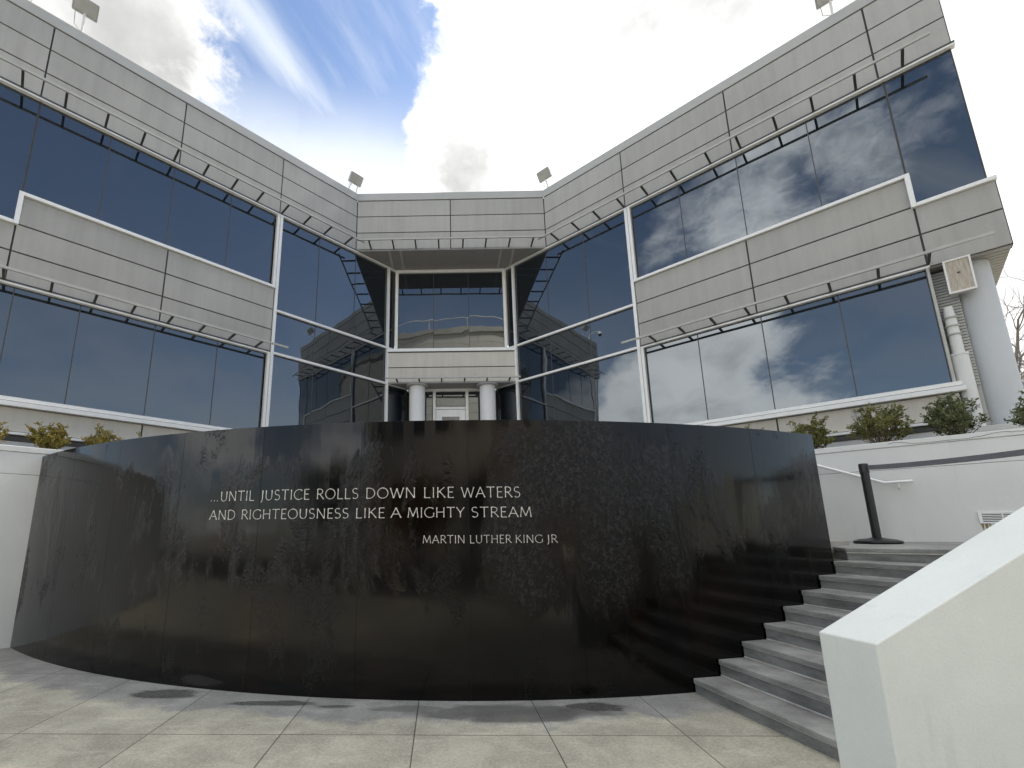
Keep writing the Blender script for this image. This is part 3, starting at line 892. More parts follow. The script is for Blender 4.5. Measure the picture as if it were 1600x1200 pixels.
GL = {   # glyph: (width, strokes) on a cap height of 1
    'A': (.74, [[(.0, 0), (.37, 1)], [(.37, 1), (.74, 0)], [(.15, .36), (.60, .36)]]),
    'C': (.74, [curve(.46, .5, .44, .5, 48, 312, 22)]),
    'D': (.76, [[(.08, 0), (.08, 1)], [(.08, 1), (.26, 1)] + curve(.26, .5, .46, .5, 90, -90, 18) + [(.08, 0)]]),
    'E': (.50, [[(.08, 0), (.08, 1)], [(.08, 1), (.48, 1)], [(.08, .53), (.42, .53)], [(.08, 0), (.50, 0)]]),
    'G': (.80, [curve(.46, .5, .44, .5, 48, 318, 22) + [(.78, .17)], [(.78, .10), (.78, .46)]]),
    'H': (.76, [[(.08, 0), (.08, 1)], [(.68, 0), (.68, 1)], [(.08, .53), (.68, .53)]]),
    'I': (.18, [[(.09, 0), (.09, 1)]]),
    'J': (.34, [[(.24, 1), (.24, .12)] + curve(.06, .12, .18, .32, 0, -80, 8)]),
    'K': (.66, [[(.08, 0), (.08, 1)], [(.58, 1), (.10, .50)], [(.22, .60), (.66, 0)]]),
    'L': (.50, [[(.08, 1), (.08, 0)], [(.08, 0), (.50, 0)]]),
    'M': (.92, [[(.04, 0), (.14, 1)], [(.14, 1), (.46, .12)], [(.46, .12), (.78, 1)], [(.78, 1), (.88, 0)]]),
    'N': (.78, [[(.08, 0), (.08, 1)], [(.08, 1), (.70, 0)], [(.70, 0), (.70, 1)]]),
    'O': (.88, [curve(.44, .5, .42, .5, 90, 450, 30)]),
    'R': (.62, [[(.08, 0), (.08, 1)], [(.08, 1), (.28, 1)] + curve(.28, .75, .25, .25, 90, -90, 12) + [(.08, .50)], [(.28, .50), (.64, 0)]]),
    'S': (.52, [curve(.26, .76, .21, .24, 42, 268, 14) + curve(.26, .26, .24, .26, 92, -138, 14)]),
    'T': (.66, [[(.33, 0), (.33, 1)], [(.0, 1), (.66, 1)]]),
    'U': (.72, [[(.08, 1), (.08, .34)] + curve(.36, .34, .28, .34, 180, 360, 14) + [(.64, 1)]]),
    'W': (1.06, [[(.0, 1), (.27, 0)], [(.27, 0), (.53, .92)], [(.53, .92), (.79, 0)], [(.79, 0), (1.06, 1)]]),
    'Y': (.64, [[(.0, 1), (.32, .48)], [(.64, 1), (.32, .48)], [(.32, .48), (.32, 0)]]),
    '.': (.24, [[(.09, .0), (.09, .10)]]),
}


def lettering(parent, words, cap):
    """strokes of varying width laid on the drum of the wall; words: (text, angle0, z0, angle1, z1)"""
    m = MB()
    for text, a0, z0, a1, z1 in words:
        sp = .17
        tot = sum(GL[c][0] for c in text) + sp * (len(text) - 1)
        k = (a1 - a0) / tot                         # angle per glyph unit
        x = 0.0
        for c in text:
            wd, strokes = GL[c]
            for st in strokes:
                n = len(st)
                pts = []
                for j in range(n - 1):                       # subdivide straight runs so the ends can flare
                    steps = 5 if n <= 3 else 1
                    for q in range(steps):
                        t = q / steps
                        pts.append((st[j][0] + (st[j + 1][0] - st[j][0]) * t, st[j][1] + (st[j + 1][1] - st[j][1]) * t))
                pts.append(st[-1])
                L = [0]
                for j in range(1, len(pts)):
                    L.append(L[-1] + math.hypot(pts[j][0] - pts[j - 1][0], pts[j][1] - pts[j - 1][1]))
                row = []
                for j, (px, py) in enumerate(pts):
                    d0 = pts[max(j - 1, 0)]; d1 = pts[min(j + 1, len(pts) - 1)]
                    dx, dy = d1[0] - d0[0], d1[1] - d0[1]
                    ln = math.hypot(dx, dy) or 1
                    tx, ty = -dy / ln, dx / ln
                    end = min(L[j], L[-1] - L[j])
                    w = .029 * (1 + .75 * math.exp(-end / .09)) * (0.80 + .38 * abs(dx / ln * .5 - dy / ln * .8))
                    for sgn in (-1, 1):
                        gx, gy = px + tx * w * sgn, py + ty * w * sgn
                        ang = a0 + (x + gx) * k
                        zz = z0 + (z1 - z0) * (x + gx) / tot + gy * cap
                        row.append((ang, zz))
                for j in range(len(pts) - 1):
                    q = [row[2 * j], row[2 * j + 1], row[2 * j + 3], row[2 * j + 2]]
                    top = [(*on_arc(a, RW + .0035), z) for a, z in q]
                    bot = [(*on_arc(a, RW - .002), z) for a, z in q]
                    i0 = len(m.v)
                    m.v += top + bot
                    m.f += [(i0, i0 + 1, i0 + 2, i0 + 3), (i0, i0 + 4, i0 + 5, i0 + 1), (i0 + 3, i0 + 2, i0 + 6, i0 + 7)]
                    if j == 0: m.f.append((i0, i0 + 1, i0 + 5, i0 + 4))
                    if j == len(pts) - 2: m.f.append((i0 + 3, i0 + 2, i0 + 6, i0 + 7))
            x += wd + sp
    return m.build('inscription_line', M_GILT, parent, recalc=True)


Z1, Z2, Z3 = 1.955, 1.750, 1.487
lettering(wall, [(t_, a_, Z1, b_, Z1) for t_, a_, b_ in (('...', -.2785, -.2690), ('UNTIL', -.2665, -.2272), ('JUSTICE', -.2204, -.1674), ('ROLLS', -.1596, -.1177), ('DOWN', -.1100, -.0621),
                 ('LIKE', -.0540, -.0255), ('WATERS', -.0183, .0374))], .108)
lettering(wall, [(t_, a_, Z2, b_, Z2) for t_, a_, b_ in (('AND', -.2780, -.2474), ('RIGHTEOUSNESS', -.2400, -.1268), ('LIKE', -.1195, -.0914), ('A', -.0853, -.0757),
                 ('MIGHTY', -.0693, -.0159), ('STREAM', -.0090, .0476))], .103)
lettering(wall, [(t_, a_, Z3, b_, Z3) for t_, a_, b_ in (('MARTIN', -.0548, -.0158), ('LUTHER', -.0110, .0274), ('KING', .0316, .0569), ('JR', .0606, .0709))], .079)

# ------------------------------------------------------------------ stairs up the right side of the wall
up2 = Vector((math.cos(R(10)), math.sin(R(10))))
P_px = [(2.537, 4.994), (2.85, 5.06), (3.159, 5.134), (3.475, 5.22), (3.774, 5.311), (4.081, 5.411), (4.400, 5.533), (4.707, 5.653)]
STEP_Z = [0.0, .138, .297, .453, .616, .774, .930, 1.082, 1.234, 1.378]
CK_A = Vector((2.267, 2.911))                   # inner top corner of the cheek wall's end
CK_D = Vector((math.cos(R(-1)), math.sin(R(-1))))
CK_T = Vector((math.cos(R(-80.15)), math.sin(R(-80.15))))
CK_SLOPE = math.tan(R(28))


def to_cheek(p, ang):
    d = Vector((math.cos(R(ang)), math.sin(R(ang))))
    n = Vector((-CK_D.y, CK_D.x))
    t = n.dot(CK_A + n * .02 - Vector(p)) / n.dot(d)
    q = Vector(p) + d * t
    return (q.x, q.y)


stair = thing('staircase', (3.4, 4.4, 0), 'grey weathered granite steps climbing beside the black curved wall', 'stairs')
P9 = (4.99, 5.77)
Q9 = (5.70, 5.17)
dirs = [-80.2, -79.8, -80.3, -80.5, -79, -77, -77, -78]
nos = []
for k, p in enumerate(P_px):
    n = Vector((CX, CY)) - Vector(p); n.normalize()
    a = math.atan2(p[0] - CX, CY - p[1])
    p = on_arc(a, RW + .012)
    nos.append((p, to_cheek(p, dirs[k])))
nos.append((P9, to_cheek(Q9, -60)))


def shrink(p, q, back):
    """move the nosing line back along the climb"""
    return (p[0] + up2.x * back, p[1] + up2.y * back), (q[0] + up2.x * back, q[1] + up2.y * back)


for k in range(8):
    p, q = nos[k]
    p2, q2 = nos[k + 1]
    if k == 7: p2, q2 = (5.10, 5.80), to_cheek((5.2, 5.7), -72)
    pb, qb = shrink(p2, q2, .03)
    z1 = STEP_Z[k + 1]; z0 = STEP_Z[k] if k else -.02
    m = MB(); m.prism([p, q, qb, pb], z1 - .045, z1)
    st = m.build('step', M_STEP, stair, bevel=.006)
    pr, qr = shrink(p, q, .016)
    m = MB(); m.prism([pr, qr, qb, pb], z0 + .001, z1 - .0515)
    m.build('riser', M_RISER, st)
    pr, qr = shrink(p, q, .010)
    m = MB(); m.prism([pr, qr, shrink(pr, qr, .1)[1], shrink(pr, qr, .1)[0]], z1 - .051, z1 - .0455)
    m.prism([pr, qr, shrink(pr, qr, .1)[1], shrink(pr, qr, .1)[0]], z0 + .0005, z0 + .0105)
    m.build('mortar_line', M_TREAD, st)
# landing: top slab of the stairs, running back to the planter wall
Q10 = to_cheek(Q9, -60)
poly = [P9, Q9, Q10, (10.2, 2.95), (10.2, 3.35), (6.10, 7.62), (5.5, 7.1)]
tops = [1.377 + .0229 * (p_[0] * nR2.x + p_[1] * nR2.y - 7.61) for p_ in poly]
m = MB(); m.prism(poly, [t - .045 for t in tops], tops)
ld = m.build('landing_slab', M_STEP, stair, bevel=.006)
m = MB()
inset = [(P9[0] + .022, P9[1] + .010), (Q9[0] + .016, Q9[1] + .010), (Q10[0] + .014, Q10[1] + .01), (10.19, 2.96), (10.19, 3.34), (6.09, 7.60), (5.51, 7.09)]
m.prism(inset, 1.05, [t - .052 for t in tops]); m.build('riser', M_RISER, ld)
m = MB()
m.prism([(P9[0] + .012, P9[1] + .004), (Q9[0] + .006, Q9[1] + .002), (Q9[0] + .05, Q9[1] + .06), (P9[0] + .08, P9[1] + .06)], 1.318, [1.3315, 1.3355, 1.3355, 1.3315])
m.build('mortar_line', M_TREAD, ld)
# small stone kerb and drain cover in the gap between wall and landing
kb = MB(); kb.prism([(5.02, 6.02), (5.62, 6.42), (6.15, 7.50), (5.85, 7.85), (5.20, 6.60)], 1.30, 1.46)
tag(kb.build('kerb_block', M_TERRACE, bevel=.01), 'low pale kerb block behind the right end of the black wall', 'kerb')
gt = MB(); gt.prism([(4.72, 5.86), (4.98, 5.80), (5.15, 6.10), (4.85, 6.15)], .9, 1.24)
tag(gt.build('drain_box', M_DARK_METAL, bevel=.01), 'dark drain box in the gap at the top of the stairs', 'drain')

# stuccoed cheek wall in the right foreground
cheek = thing('stair_wall', (CK_A.x, CK_A.y, 0), 'low cream stucco wall with sloping top along the near side of the steps', 'wall')
th = .319
zt = 1.0
LEN = 3.3
LEN2 = 8.0
rise = LEN * CK_SLOPE
i0 = CK_A; i1 = CK_A + CK_D * LEN; i2 = CK_A + CK_D * LEN2
o0, o1, o2 = i0 + CK_T * th, i1 + CK_T * th, i2 + CK_T * th
v = []
for a in (i0, i1, i2): v.append((a.x, a.y, -.02))
for a in (o0, o1, o2): v.append((a.x, a.y, -.02))
for a, z in ((i0, zt), (i1, zt + rise), (i2, zt + rise)): v.append((a.x, a.y, z))
for a, z in ((o0, zt), (o1, zt + rise), (o2, zt + rise)): v.append((a.x, a.y, z))
m = MB(); m.v = v
m.f = [(0, 1, 7, 6), (1, 2, 8, 7), (3, 9, 10, 4), (4, 10, 11, 5), (0, 6, 9, 3), (2, 5, 11, 8), (6, 7, 10, 9), (7, 8, 11, 10), (0, 3, 4, 1), (1, 4, 5, 2)]
m.build('wall_body', M_CHEEK, cheek, bevel=.008)

# ------------------------------------------------------------------ planter walls with shrubs
nPR, dPR = -nR2, -9.66
ePR = eR
PR0 = Vector((6.2420, 7.4175))
FPR = frame(PR0, ePR, nPR)
nPL, dPL = nL2, -9.38
ePL = eL
PL0 = Vector((-6.225, 7.024))
FPL = frame(PL0, ePL, nPL)


def planter(fr, s0, s1, label, top, z0, depth=1.25):
    t = thing('planter_wall', fr((s0 + s1) / 2, 0, 0), label, 'planter')
    m = MB(); m.box(fr, s0, s1, z0, 2.491, -.22, 0.0); m.box(fr, s0, s1, 2.497, top - .092, -.22, 0.0)
    m.build('wall_body', M_STUCCO, t, bevel=.003)
    m = MB(); m.box(fr, s0, s1, top - .088, top, -.25, .012)
    m.build('coping', M_STUCCO, t, bevel=.008)
    m = MB(); m.box(fr, s0, s1, z0, top - .10, -.2, -.012)
    m.build('joint_backing', M_JOINT, t)
    m = MB()
    n = 30
    i0 = len(m.v)
    for a in range(n + 1):
        for b in range(5):
            s = s0 + (s1 - s0) * a / n
            m.v.append(fr(s, 2.82 + random.uniform(0, .05), -.24 - (depth - .24) * b / 4))
    for a in range(n):
        for b in range(4):
            q = a * 5 + b
            m.f.append((q, q + 1, q + 6, q + 5))
    m.build('soil', M_SOIL, t)
    return t


planter(FPR, -4.0, 5.6, 'white stucco planter wall with cracked coping beside the right hand stairs', 2.92, .9, 1.24)
planter(FPL, -3.4, 6.5, 'white stucco planter wall meeting the left end of the black wall', 2.92, -.02, 1.27)
# crack lines in the right coping
ck = MB()
x = .85; y = 2.885
pts = []
while x < 2.5:
    pts.append(FPR(x, y, .0135)); x += random.uniform(.03, .09); y = min(2.91, max(2.85, y + random.uniform(-.016, .017)))
ck.tube(pts, .0028, 4)
ck.build('coping_crack', M_JOINT, bpy.data.objects['planter_wall'])


def shrub(c, w, h, leafm, label, group, dens=2600, sparse=0.0, lean=0):
    rnd = random.Random(int((c[0] * 31 + c[1] * 17) * 100))
    t = thing('shrub', (c[0], c[1], c[2]), label, 'shrub', group)
    tw = MB(); lf = MB()
    nst = int(46 * (w / .75) ** .6)
    base = Vector(c)
    tips = []
    for k in range(nst):
        ang = rnd.uniform(0, 2 * math.pi)
        rr = math.sqrt(rnd.uniform(0, 1))
        tip = base + Vector((math.cos(ang) * rr * w * .55, math.sin(ang) * rr * w * .45, h * (0.42 + .58 * rnd.random()) * (1 - .35 * rr * rr)))
        mid = base.lerp(tip, .5) + Vector((math.cos(ang), math.sin(ang), 0)) * w * .07 * rr + Vector((0, 0, .02))
        root = base + Vector((rnd.uniform(-.06, .06) * w, rnd.uniform(-.06, .06) * w, 0))
        tw.tube([root, mid, tip], [.006, .004, .0018], 4, cap=False)
        tips.append((root, mid, tip))
        for j in range(4):
            f = rnd.uniform(.1, .9)
            p = mid.lerp(tip, f)
            q = p + Vector((rnd.uniform(-1, 1), rnd.uniform(-1, 1), rnd.uniform(.1, 1.0))).normalized() * rnd.uniform(.06, .17) * (w / .75)
            tw.tube([p, q], [.003, .0014], 3, cap=False)
            tips.append((p, p.lerp(q, .5), q))
    for k in range(dens):
        a, b, c3 = rnd.choice(tips)
        u = rnd.random() ** .6
        p = (a.lerp(b, u * 2) if u < .5 else b.lerp(c3, u * 2 - 1)) + Vector((rnd.gauss(0, .010), rnd.gauss(0, .010), rnd.gauss(0, .010)))
        if p.z < base.z + .01: continue
        d = Vector((rnd.gauss(0, 1), rnd.gauss(0, 1), rnd.gauss(.5, .8))).normalized()
        sd = d.cross(Vector((rnd.gauss(0, 1), rnd.gauss(0, 1), rnd.gauss(0, 1)))).normalized()
        L = rnd.uniform(.022, .040); W = L * .32
        nrm = d.cross(sd) * L * .12
        i = len(lf.v)
        lf.v += [tuple(p), tuple(p + d * L * .5 + sd * W + nrm), tuple(p + d * L), tuple(p + d * L * .5 - sd * W + nrm)]
        lf.f += [(i, i + 1, i + 2), (i, i + 2, i + 3)]
    tw.build('branches', M_TWIG, t, recalc=False)
    lf.build('foliage', leafm, t, recalc=False)
    return t


GS = 'clipped shrubs in the planters'
shrub((-6.49, 7.324, 2.85), .60, .60, M_LEAF_Y, 'round sunlit yellowish shrub whole in view on the left planter', GS, 6500)
shrub((-5.96, 7.827, 2.85), .60, .60, M_LEAF_Y, 'sunlit yellowish shrub partly hidden by the left end of the black wall', GS, 4600)
shrub((-5.51, 8.254, 2.85), .46, .62, M_LEAF_Y, 'shrub showing only its tips above the black wall on the left', GS, 2600)
shrub((-7.0, 6.85, 2.85), .48, .60, M_LEAF_Y, 'thin shrub cut off by the left edge of the photo', GS, 2600)
shrub((5.787, 8.434, 2.85), .60, .76, M_LEAF_G, 'shrub showing only its tips above the right part of the black wall', GS, 2400)
shrub((6.438, 7.786, 2.85), .70, .76, M_LEAF_G, 'olive shrub half hidden by the right end of the black wall', GS, 5200)
shrub((7.095, 7.132, 2.85), .80, .88, M_LEAF_G, 'broad olive shrub behind the barrier post on the right planter', GS, 5800)
shrub((7.675, 6.555, 2.85), .76, .82, M_LEAF_D, 'dark green shrub in front of the round corner column', GS, 5800)
shrub((8.22, 6.02, 2.85), .60, .68, M_LEAF_D, 'dark green shrub cut off by the right edge of the photo', GS, 4600)

# ground spotlight stub on the base panels behind the shrubs
sp = thing('wall_socket', WR(6.23, 3.6, .04), 'small grey socket box on the base panel behind the broad olive shrub', 'socket box')
m = MB(); m.box(WR, 6.13, 6.24, 3.58, 3.76, .002, .08); m.build('box_body', M_COPING, sp, bevel=.01)
m = MB(); m.box(WR, 6.155, 6.215, 3.48, 3.578, .01, .05); m.build('conduit', M_COPING, sp)

# ------------------------------------------------------------------ handrail and vent on the right planter wall
hr = thing('handrail', FPR(.6, 2.3, 0), 'white tubular handrail fixed to the right planter wall', 'handrail')
def on_pr(p, o):
    s = (Vector((p[0], p[1])) - PR0).dot(ePR)
    return FPR(s, p[2], o)
m = MB()
pA, pB, pC = (5.42, 8.25, 3.17), (6.751, 6.910, 2.294), (6.965, 6.697, 2.299)
m.tube([on_pr(pA, .07), on_pr(pB, .07), on_pr(pC, .07)], .021, 12)
m.build('rail', M_WHITE, hr, smooth=True)
for p in ((6.856, 6.805, 2.286), (6.07, 7.59, 2.74)):
    m = MB(); m.tube([on_pr(p, .07), on_pr((p[0], p[1], p[2] - .07), .06), on_pr((p[0], p[1], p[2] - .085), .002)], .011, 8)
    q = on_pr((p[0], p[1], p[2] - .085), 0)
    m.build('bracket', M_WHITE, hr, smooth=True)
def vfr(s_, z, o):
    return FPR(1.574 + s_, 1.677 + z, o)
vt = thing('vent_grille', vfr(.2, 0, 0), 'white louvred vent with a rust stain low on the right planter wall', 'vent')
m = MB()
m.box(vfr, 0, .03, 0, .155, .001, .02); m.box(vfr, .43, .46, 0, .155, .001, .02)
m.box(vfr, .031, .429, 0, .02, .001, .02); m.box(vfr, .031, .429, .135, .155, .001, .02); m.box(vfr, .205, .217, .021, .134, .001, .019)
m.build('frame', M_WHITE, vt)
m = MB(); m.box(vfr, .031, .429, .021, .134, .0008, .003); m.build('dark_opening', M_JOINT, vt)
for k in range(5):
    m = MB(); z = .031 + k * .0225; m.box(vfr, .031, .429, z, z + .011, .004, .016); m.build('slat', M_WHITE, vt)
m = MB()
for s_, w, z in ((.02, .012, -.115), (.055, .016, -.145), (.085, .008, -.08)):
    m.poly([vfr(s_ - w, -.003, .0012), vfr(s_ + w, -.003, .0012), vfr(s_ + w * .7, z / 2, .0012), vfr(s_ + w * .15, z, .0012), vfr(s_ - w * .6, z / 2, .0012)])
m.build('rust_stain', M_RUST, vt)

# ------------------------------------------------------------------ belt barrier
def post(x, y, z, label):
    t = thing('barrier_post', (x, y, z), label, 'barrier post', 'belt barrier posts')
    m = MB(); m.lathe([(.25, 0), (.265, .012), (.262, .034), (.20, .056), (.09, .072), (.055, .085)], (x, y, z), 40); m.build('base', M_BLACK, t, smooth=True)
    m = MB(); m.lathe([(.050, .086), (.050, .99)], (x, y, z), 24); m.build('pole', M_BLACK, t, smooth=True)
    m = MB(); m.lathe([(.056, .991), (.056, 1.12), (.048, 1.135)], (x, y, z), 24); m.build('belt_head', M_BLACK, t, smooth=True)
    return t
BP = Vector((6.17, 6.58, 1.411))
BQ = Vector((6.45, 3.75, 1.378))
bp0 = post(*BP, 'black belt barrier post with round base at the top of the stairs')
bp1 = post(*BQ, 'black belt barrier post holding the far end of the belt, outside the photo')
m = MB()
n = 24
top0, top1 = BP + Vector((0, 0, 1.075)), BQ + Vector((0, 0, 1.075))
dv = (top1 - top0).normalized()
side = Vector((-dv.y, dv.x, 0))
for k in range(n):
    quad = []
    for kk in (k, k + 1):
        t = kk / n
        p = top0.lerp(top1, t) + dv * (.05 if kk == 0 else 0) - Vector((0, 0, .05 * 4 * t * (1 - t)))
        quad.append(p)
    for sgn in (1,):
        a, b = quad
        i = len(m.v)
        for p in (a, b):
            for zz in (-.034, .034):
                for oo in (-.001, .001):
                    m.v.append(tuple(p + Vector((0, 0, zz)) + side * oo))
        for q in ((0, 2, 6, 4), (1, 5, 7, 3), (2, 3, 7, 6), (0, 4, 5, 1)):
            m.f.append(tuple(i + x for x in q))
m.build('belt', M_BELT, bp0)

# ------------------------------------------------------------------ lamps on the roof edge
def floodlight(c, aim, s, label, arms=1, h=.42):
    """box lamp tilted on a bracket; aim: plan direction it faces"""
    t = thing('floodlight', c, label, 'floodlight', 'floodlights on the roof edge')
    a = Vector(aim).normalized()
    sd = Vector((-a.y, a.x))
    base = Vector(c)
    top = base + Vector((a.x * .20, a.y * .20, h))
    def fr(u, w, o):
        tilt = R(38)
        f = Vector((a.x * math.cos(tilt), a.y * math.cos(tilt), -math.sin(tilt)))
        up = Vector((a.x * math.sin(tilt), a.y * math.sin(tilt), math.cos(tilt)))
        p = top + Vector((sd.x, sd.y, 0)) * u + up * w + f * o
        return tuple(p)
    m = MB(); m.box(fr, -.22 * s, .22 * s, -.16 * s, .16 * s, -.07 * s, .08 * s)
    hs = m.build('housing', M_LAMP, t, bevel=.025 * s)
    m = MB(); m.box(fr, -.19 * s, .19 * s, -.13 * s, .13 * s, .081 * s, .088 * s); m.build('lens', M_GREY_METAL, hs)
    m = MB()
    for k in range(7):
        m.box(fr, -.18 * s + k * .06 * s, -.165 * s + k * .06 * s, -.13 * s, .13 * s, -.10 * s, -.071 * s)
    m.build('cooling_fins', M_LAMP, hs)
    for k in range(arms):
        o = (k - (arms - 1) / 2) * .20
        m = MB()
        m.tube([base + Vector((sd.x, sd.y, 0)) * o * 1.6 + Vector((-a.x * .1, -a.y * .1, -.05)), top + Vector((sd.x, sd.y, 0)) * o - Vector((0, 0, .10 * s))], .022, 8)
        m.build('arm', M_WHITE, t, smooth=True)
    m = MB()
    pp = [base + Vector((-sd.x * .02, -sd.y * .02, .10)), base + Vector((-sd.x * .14, -sd.y * .14, .20)), top + Vector((-sd.x * .16, -sd.y * .16, -.12)), top - Vector((sd.x * .08, sd.y * .08, .02))]
    m.tube(pp, .008, 6); m.build('cable', M_GREY_METAL, t, smooth=True)
    return t


def roof_pt(fr, s): 
    p = fr(s, Z_TOP, -.10); return p
floodlight(roof_pt(WL, 6.90), (nL2.x, nL2.y), 1.0, 'floodlight high on the left wing, at the top left corner of the photo', 1, .55)
floodlight(roof_pt(WL, .16), (nL2.x, nL2.y), .95, 'floodlight on two arms just left of the central bay', 2, .38)
floodlight(roof_pt(WR, .14), (-nR2.x, -nR2.y), .95, 'floodlight at the inner corner just right of the central bay', 1, .42)
floodlight(roof_pt(WR, 6.93), (-nR2.x, -nR2.y), 1.0, 'floodlight on the right wing cut off by the top of the photo', 1, .45)
dc = thing('dome_camera', roof_pt(WL, 7.70), 'white dome camera on a curved arm, seen mirrored in the right bay glass', 'security camera')
b = Vector(roof_pt(WL, 7.70)); nv = Vector((nL2.x, nL2.y, 0))
m = MB(); m.tube([b, b + Vector((0, 0, .35)) + nv * .1, b + Vector((0, 0, .45)) + nv * .35, b + Vector((0, 0, .40)) + nv * .60], .022, 8); m.build('arm', M_WHITE, dc, smooth=True)
q = b + Vector((0, 0, .22)) + nv * .60
m = MB(); m.lathe([(.03, .18), (.10, .12), (.13, .03), (.13, 0)], tuple(q), 20); m.build('hood', M_WHITE, dc, smooth=True)
m = MB(); m.lathe([(.11, -.001), (.10, -.05), (.06, -.10), (.01, -.115)], tuple(q), 20); m.build('dome', M_BLACK, dc, smooth=True)

# square wall lamp by the corner column
wl = thing('wall_lamp', WR(7.70, 5.75, .1), 'square white framed wall lamp with streaked face beside the corner column', 'wall lamp')
LW, LH_ = .150, .285
def wfr(s_, z, o):
    t = R(5)
    return WR(7.70 + s_, 5.75 + z * math.cos(t), .06 + o + z * math.sin(t))
m = MB(); m.box(wfr, -LW, LW, -LH_, LH_, -.12, 0.0)
m.build('housing', M_COPING, wl, bevel=.012)
m = MB()
m.box(wfr, -LW - .005, -LW + .018, -LH_ - .005, LH_ + .005, .001, .022); m.box(wfr, LW - .018, LW + .005, -LH_ - .005, LH_ + .005, .001, .022)
m.box(wfr, -LW + .019, LW - .019, -LH_ - .005, -LH_ + .022, .001, .022); m.box(wfr, -LW + .019, LW - .019, LH_ - .022, LH_ + .005, .001, .022)
m.build('frame', M_WHITE, wl)
m = MB(); m.box(wfr, -LW + .019, LW - .019, -LH_ + .023, LH_ - .023, .001, .010); m.build('lens', M_BRUSH, wl)
m = MB(); m.box(wfr, -.02, .015, .03, .05, .0105, .02); m.build('catch', M_DARK_METAL, wl)
m = MB(); m.tube([WR(7.70, 5.65, -.04), WR(7.80, 5.65, -.25)], .03, 8); m.build('arm', M_GREY_METAL, wl)

# ------------------------------------------------------------------ bare tree to the right
def bare_tree(c, h, label):
    rnd = random.Random(5)
    t = thing('bare_tree', c, label, 'tree')
    tr = MB(); cr = MB()
    base = Vector(c)
    pts = [base, base + Vector((.1, 0, h * .18)), base + Vector((0, .15, h * .36))]
    tr.tube(pts, [h * .022, h * .018, h * .014], 10)
    tr.build('trunk', M_BARK, t, smooth=True)
    def grow(p, d, L, r, lev):
        segs = 3
        ps = [p]; q = p; dd = d
        for s in range(segs):
            dd = (dd + Vector((rnd.gauss(0, .16), rnd.gauss(0, .16), rnd.gauss(.03, .12)))).normalized()
            q = q + dd * L / segs; ps.append(q)
        cr.tube(ps, [r, r * .85, r * .7, r * .5], 5 if lev < 3 else 3, cap=False)
        if lev >= 5: return
        for k in range(4 if lev < 2 else 3):
            f = rnd.choice(ps[1:])
            nd = (dd + Vector((rnd.gauss(0, .65), rnd.gauss(0, .65), rnd.gauss(.05, .40)))).normalized()
            grow(f, nd, L * rnd.uniform(.55, .78), r * .55, lev + 1)
    for k in range(6):
        a = k * 1.05 + rnd.random() * .4
        grow(pts[-1] - Vector((0, 0, h * .05 * rnd.random())), Vector((math.cos(a) * .75, math.sin(a) * .75, .75)).normalized(), h * .26, h * .010, 0)
    cr.build('crown', M_BARK, t, recalc=False)


bare_tree((25.5, 18.6, 0), 14.5, 'bare grey winter tree beyond the right end of the building')

# ------------------------------------------------------------------ across the street: what the glass and the granite mirror
opp = thing('stone_building', (1.5, -29, 0), 'round pale stone building across the street, mirrored in the central window', 'building')
OC = Vector((1.5, -29.0)); OR, OH = 15.0, 21.0
me = bpy.data.meshes.new('drum_wall')
n = 72
vs, fs, uvs = [], [], []
for k in range(n + 1):
    a = 2 * math.pi * k / n
    for z in (0, OH): vs.append((OC.x + OR * math.cos(a), OC.y + OR * math.sin(a), z))
for k in range(n): fs.append((2 * k, 2 * k + 2, 2 * k + 3, 2 * k + 1))
me.from_pydata(vs, [], fs)
uvl = me.uv_layers.new(name='UVMap')
for poly_ in me.polygons:
    for li in poly_.loop_indices:
        vi = me.loops[li].vertex_index
        uvl.data[li].uv = (2 * math.pi * OR * (vi // 2) / n, vs[vi][2])
me.materials.append(M_ASHLAR)
o = bpy.data.objects.new('drum_wall', me); COL.objects.link(o); o.parent = opp; o.matrix_parent_inverse = parent_inv(opp)
m = MB(); m.lathe([(OR + .25, OH - .5), (OR + .25, OH), (OR - .4, OH + .02), (OR - .4, OH - .5)], (OC.x, OC.y, 0), 72); m.build('cornice', M_CLAD_LIT, opp, smooth=True)
m = MB()
m.tube([(OC.x + (OR - .1) * math.cos(2 * math.pi * k / 96), OC.y + (OR - .1) * math.sin(2 * math.pi * k / 96), OH + 1.1) for k in range(97)], .06, 6)
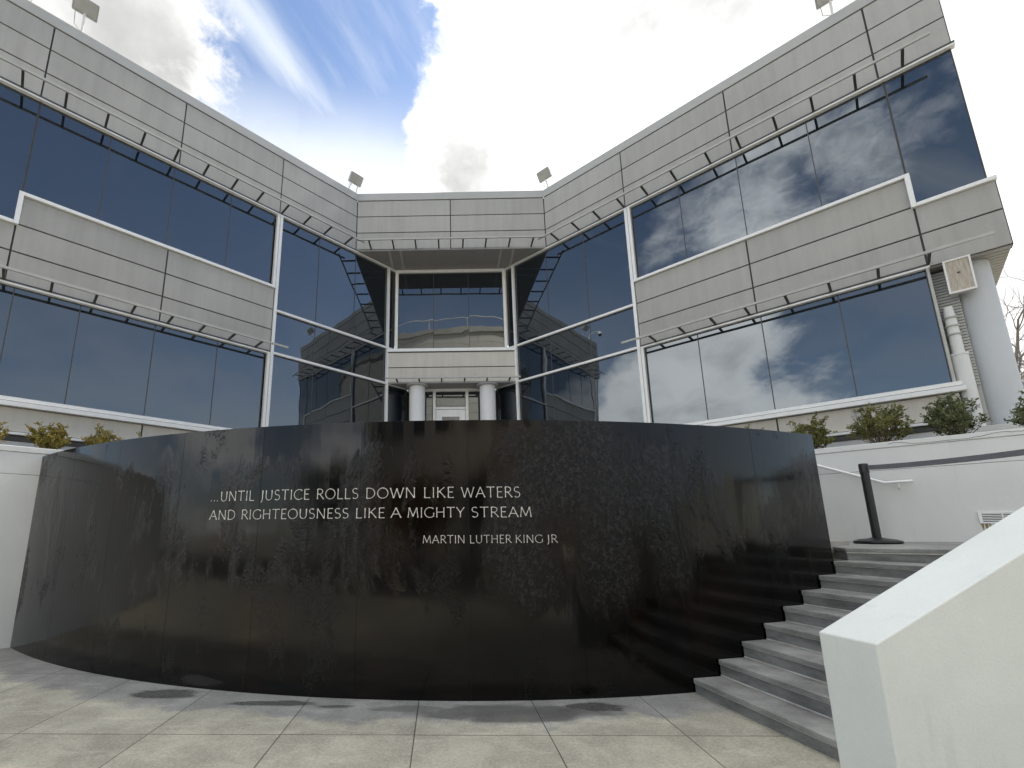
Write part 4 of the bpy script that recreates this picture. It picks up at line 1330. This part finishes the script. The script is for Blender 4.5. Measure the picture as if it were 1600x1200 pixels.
for k in range(24):
    a = 2 * math.pi * k / 24; m.tube([(OC.x + (OR - .1) * math.cos(a), OC.y + (OR - .1) * math.sin(a), OH), (OC.x + (OR - .1) * math.cos(a), OC.y + (OR - .1) * math.sin(a), OH + 1.1)], .05, 6)
m.build('roof_railing', M_WHITE, opp)
for k in range(9):
    a = R(50 + k * 10)
    for z0 in (2.0, 7.0):
        m = MB()
        fr = frame(Vector((OC.x + OR * math.cos(a), OC.y + OR * math.sin(a))), Vector((-math.sin(a), math.cos(a))), Vector((math.cos(a), math.sin(a))))
        m.box(fr, -.7, .7, z0, z0 + 2.4, -.2, .06); m.build('window', M_GLASS, opp)


def leafy_tree(c, h, w, label, seed):
    rnd = random.Random(seed)
    t = thing('street_tree', c, label, 'tree', 'trees across the street')
    base = Vector(c)
    m = MB(); m.tube([base, base + Vector((.1, 0, h * .3)), base + Vector((0, .1, h * .55))], [h * .03, h * .024, h * .012], 8); m.build('trunk', M_BARK, t, smooth=True)
    lf = MB()
    cl = [base + Vector((rnd.gauss(0, w * .24), rnd.gauss(0, w * .24), h * (.55 + rnd.uniform(-.2, .35)))) for _ in range(26)]
    for k in range(3500):
        p = rnd.choice(cl) + Vector((rnd.gauss(0, .45), rnd.gauss(0, .45), rnd.gauss(0, .4)))
        d = Vector((rnd.gauss(0, 1), rnd.gauss(0, 1), rnd.gauss(0, 1))).normalized(); s = d.orthogonal().normalized()
        L = .28
        i = len(lf.v)
        lf.v += [tuple(p), tuple(p + d * L * .5 + s * L * .3), tuple(p + d * L), tuple(p + d * L * .5 - s * L * .3)]
        lf.f.append((i, i + 1, i + 2, i + 3))
    lf.build('crown', M_LEAF_T, t, recalc=False)


leafy_tree((11, -13, 0), 6.5, 5, 'dark bushy street tree opposite, mirrored at the right of the black wall', 3)
leafy_tree((16, -11, 0), 7.0, 5, 'taller dark street tree opposite, mirrored near the right end of the black wall', 4)
leafy_tree((3.5, -12, 0), 4.6, 4, 'low dark street tree opposite, mirrored right of the inscription', 6)
leafy_tree((-3.2, -12.5, 0), 4.2, 4, 'low dark street tree opposite, mirrored below the inscription', 8)
leafy_tree((-13, -14, 0), 6.0, 5, 'dark street tree opposite, mirrored towards the left of the black wall', 5)
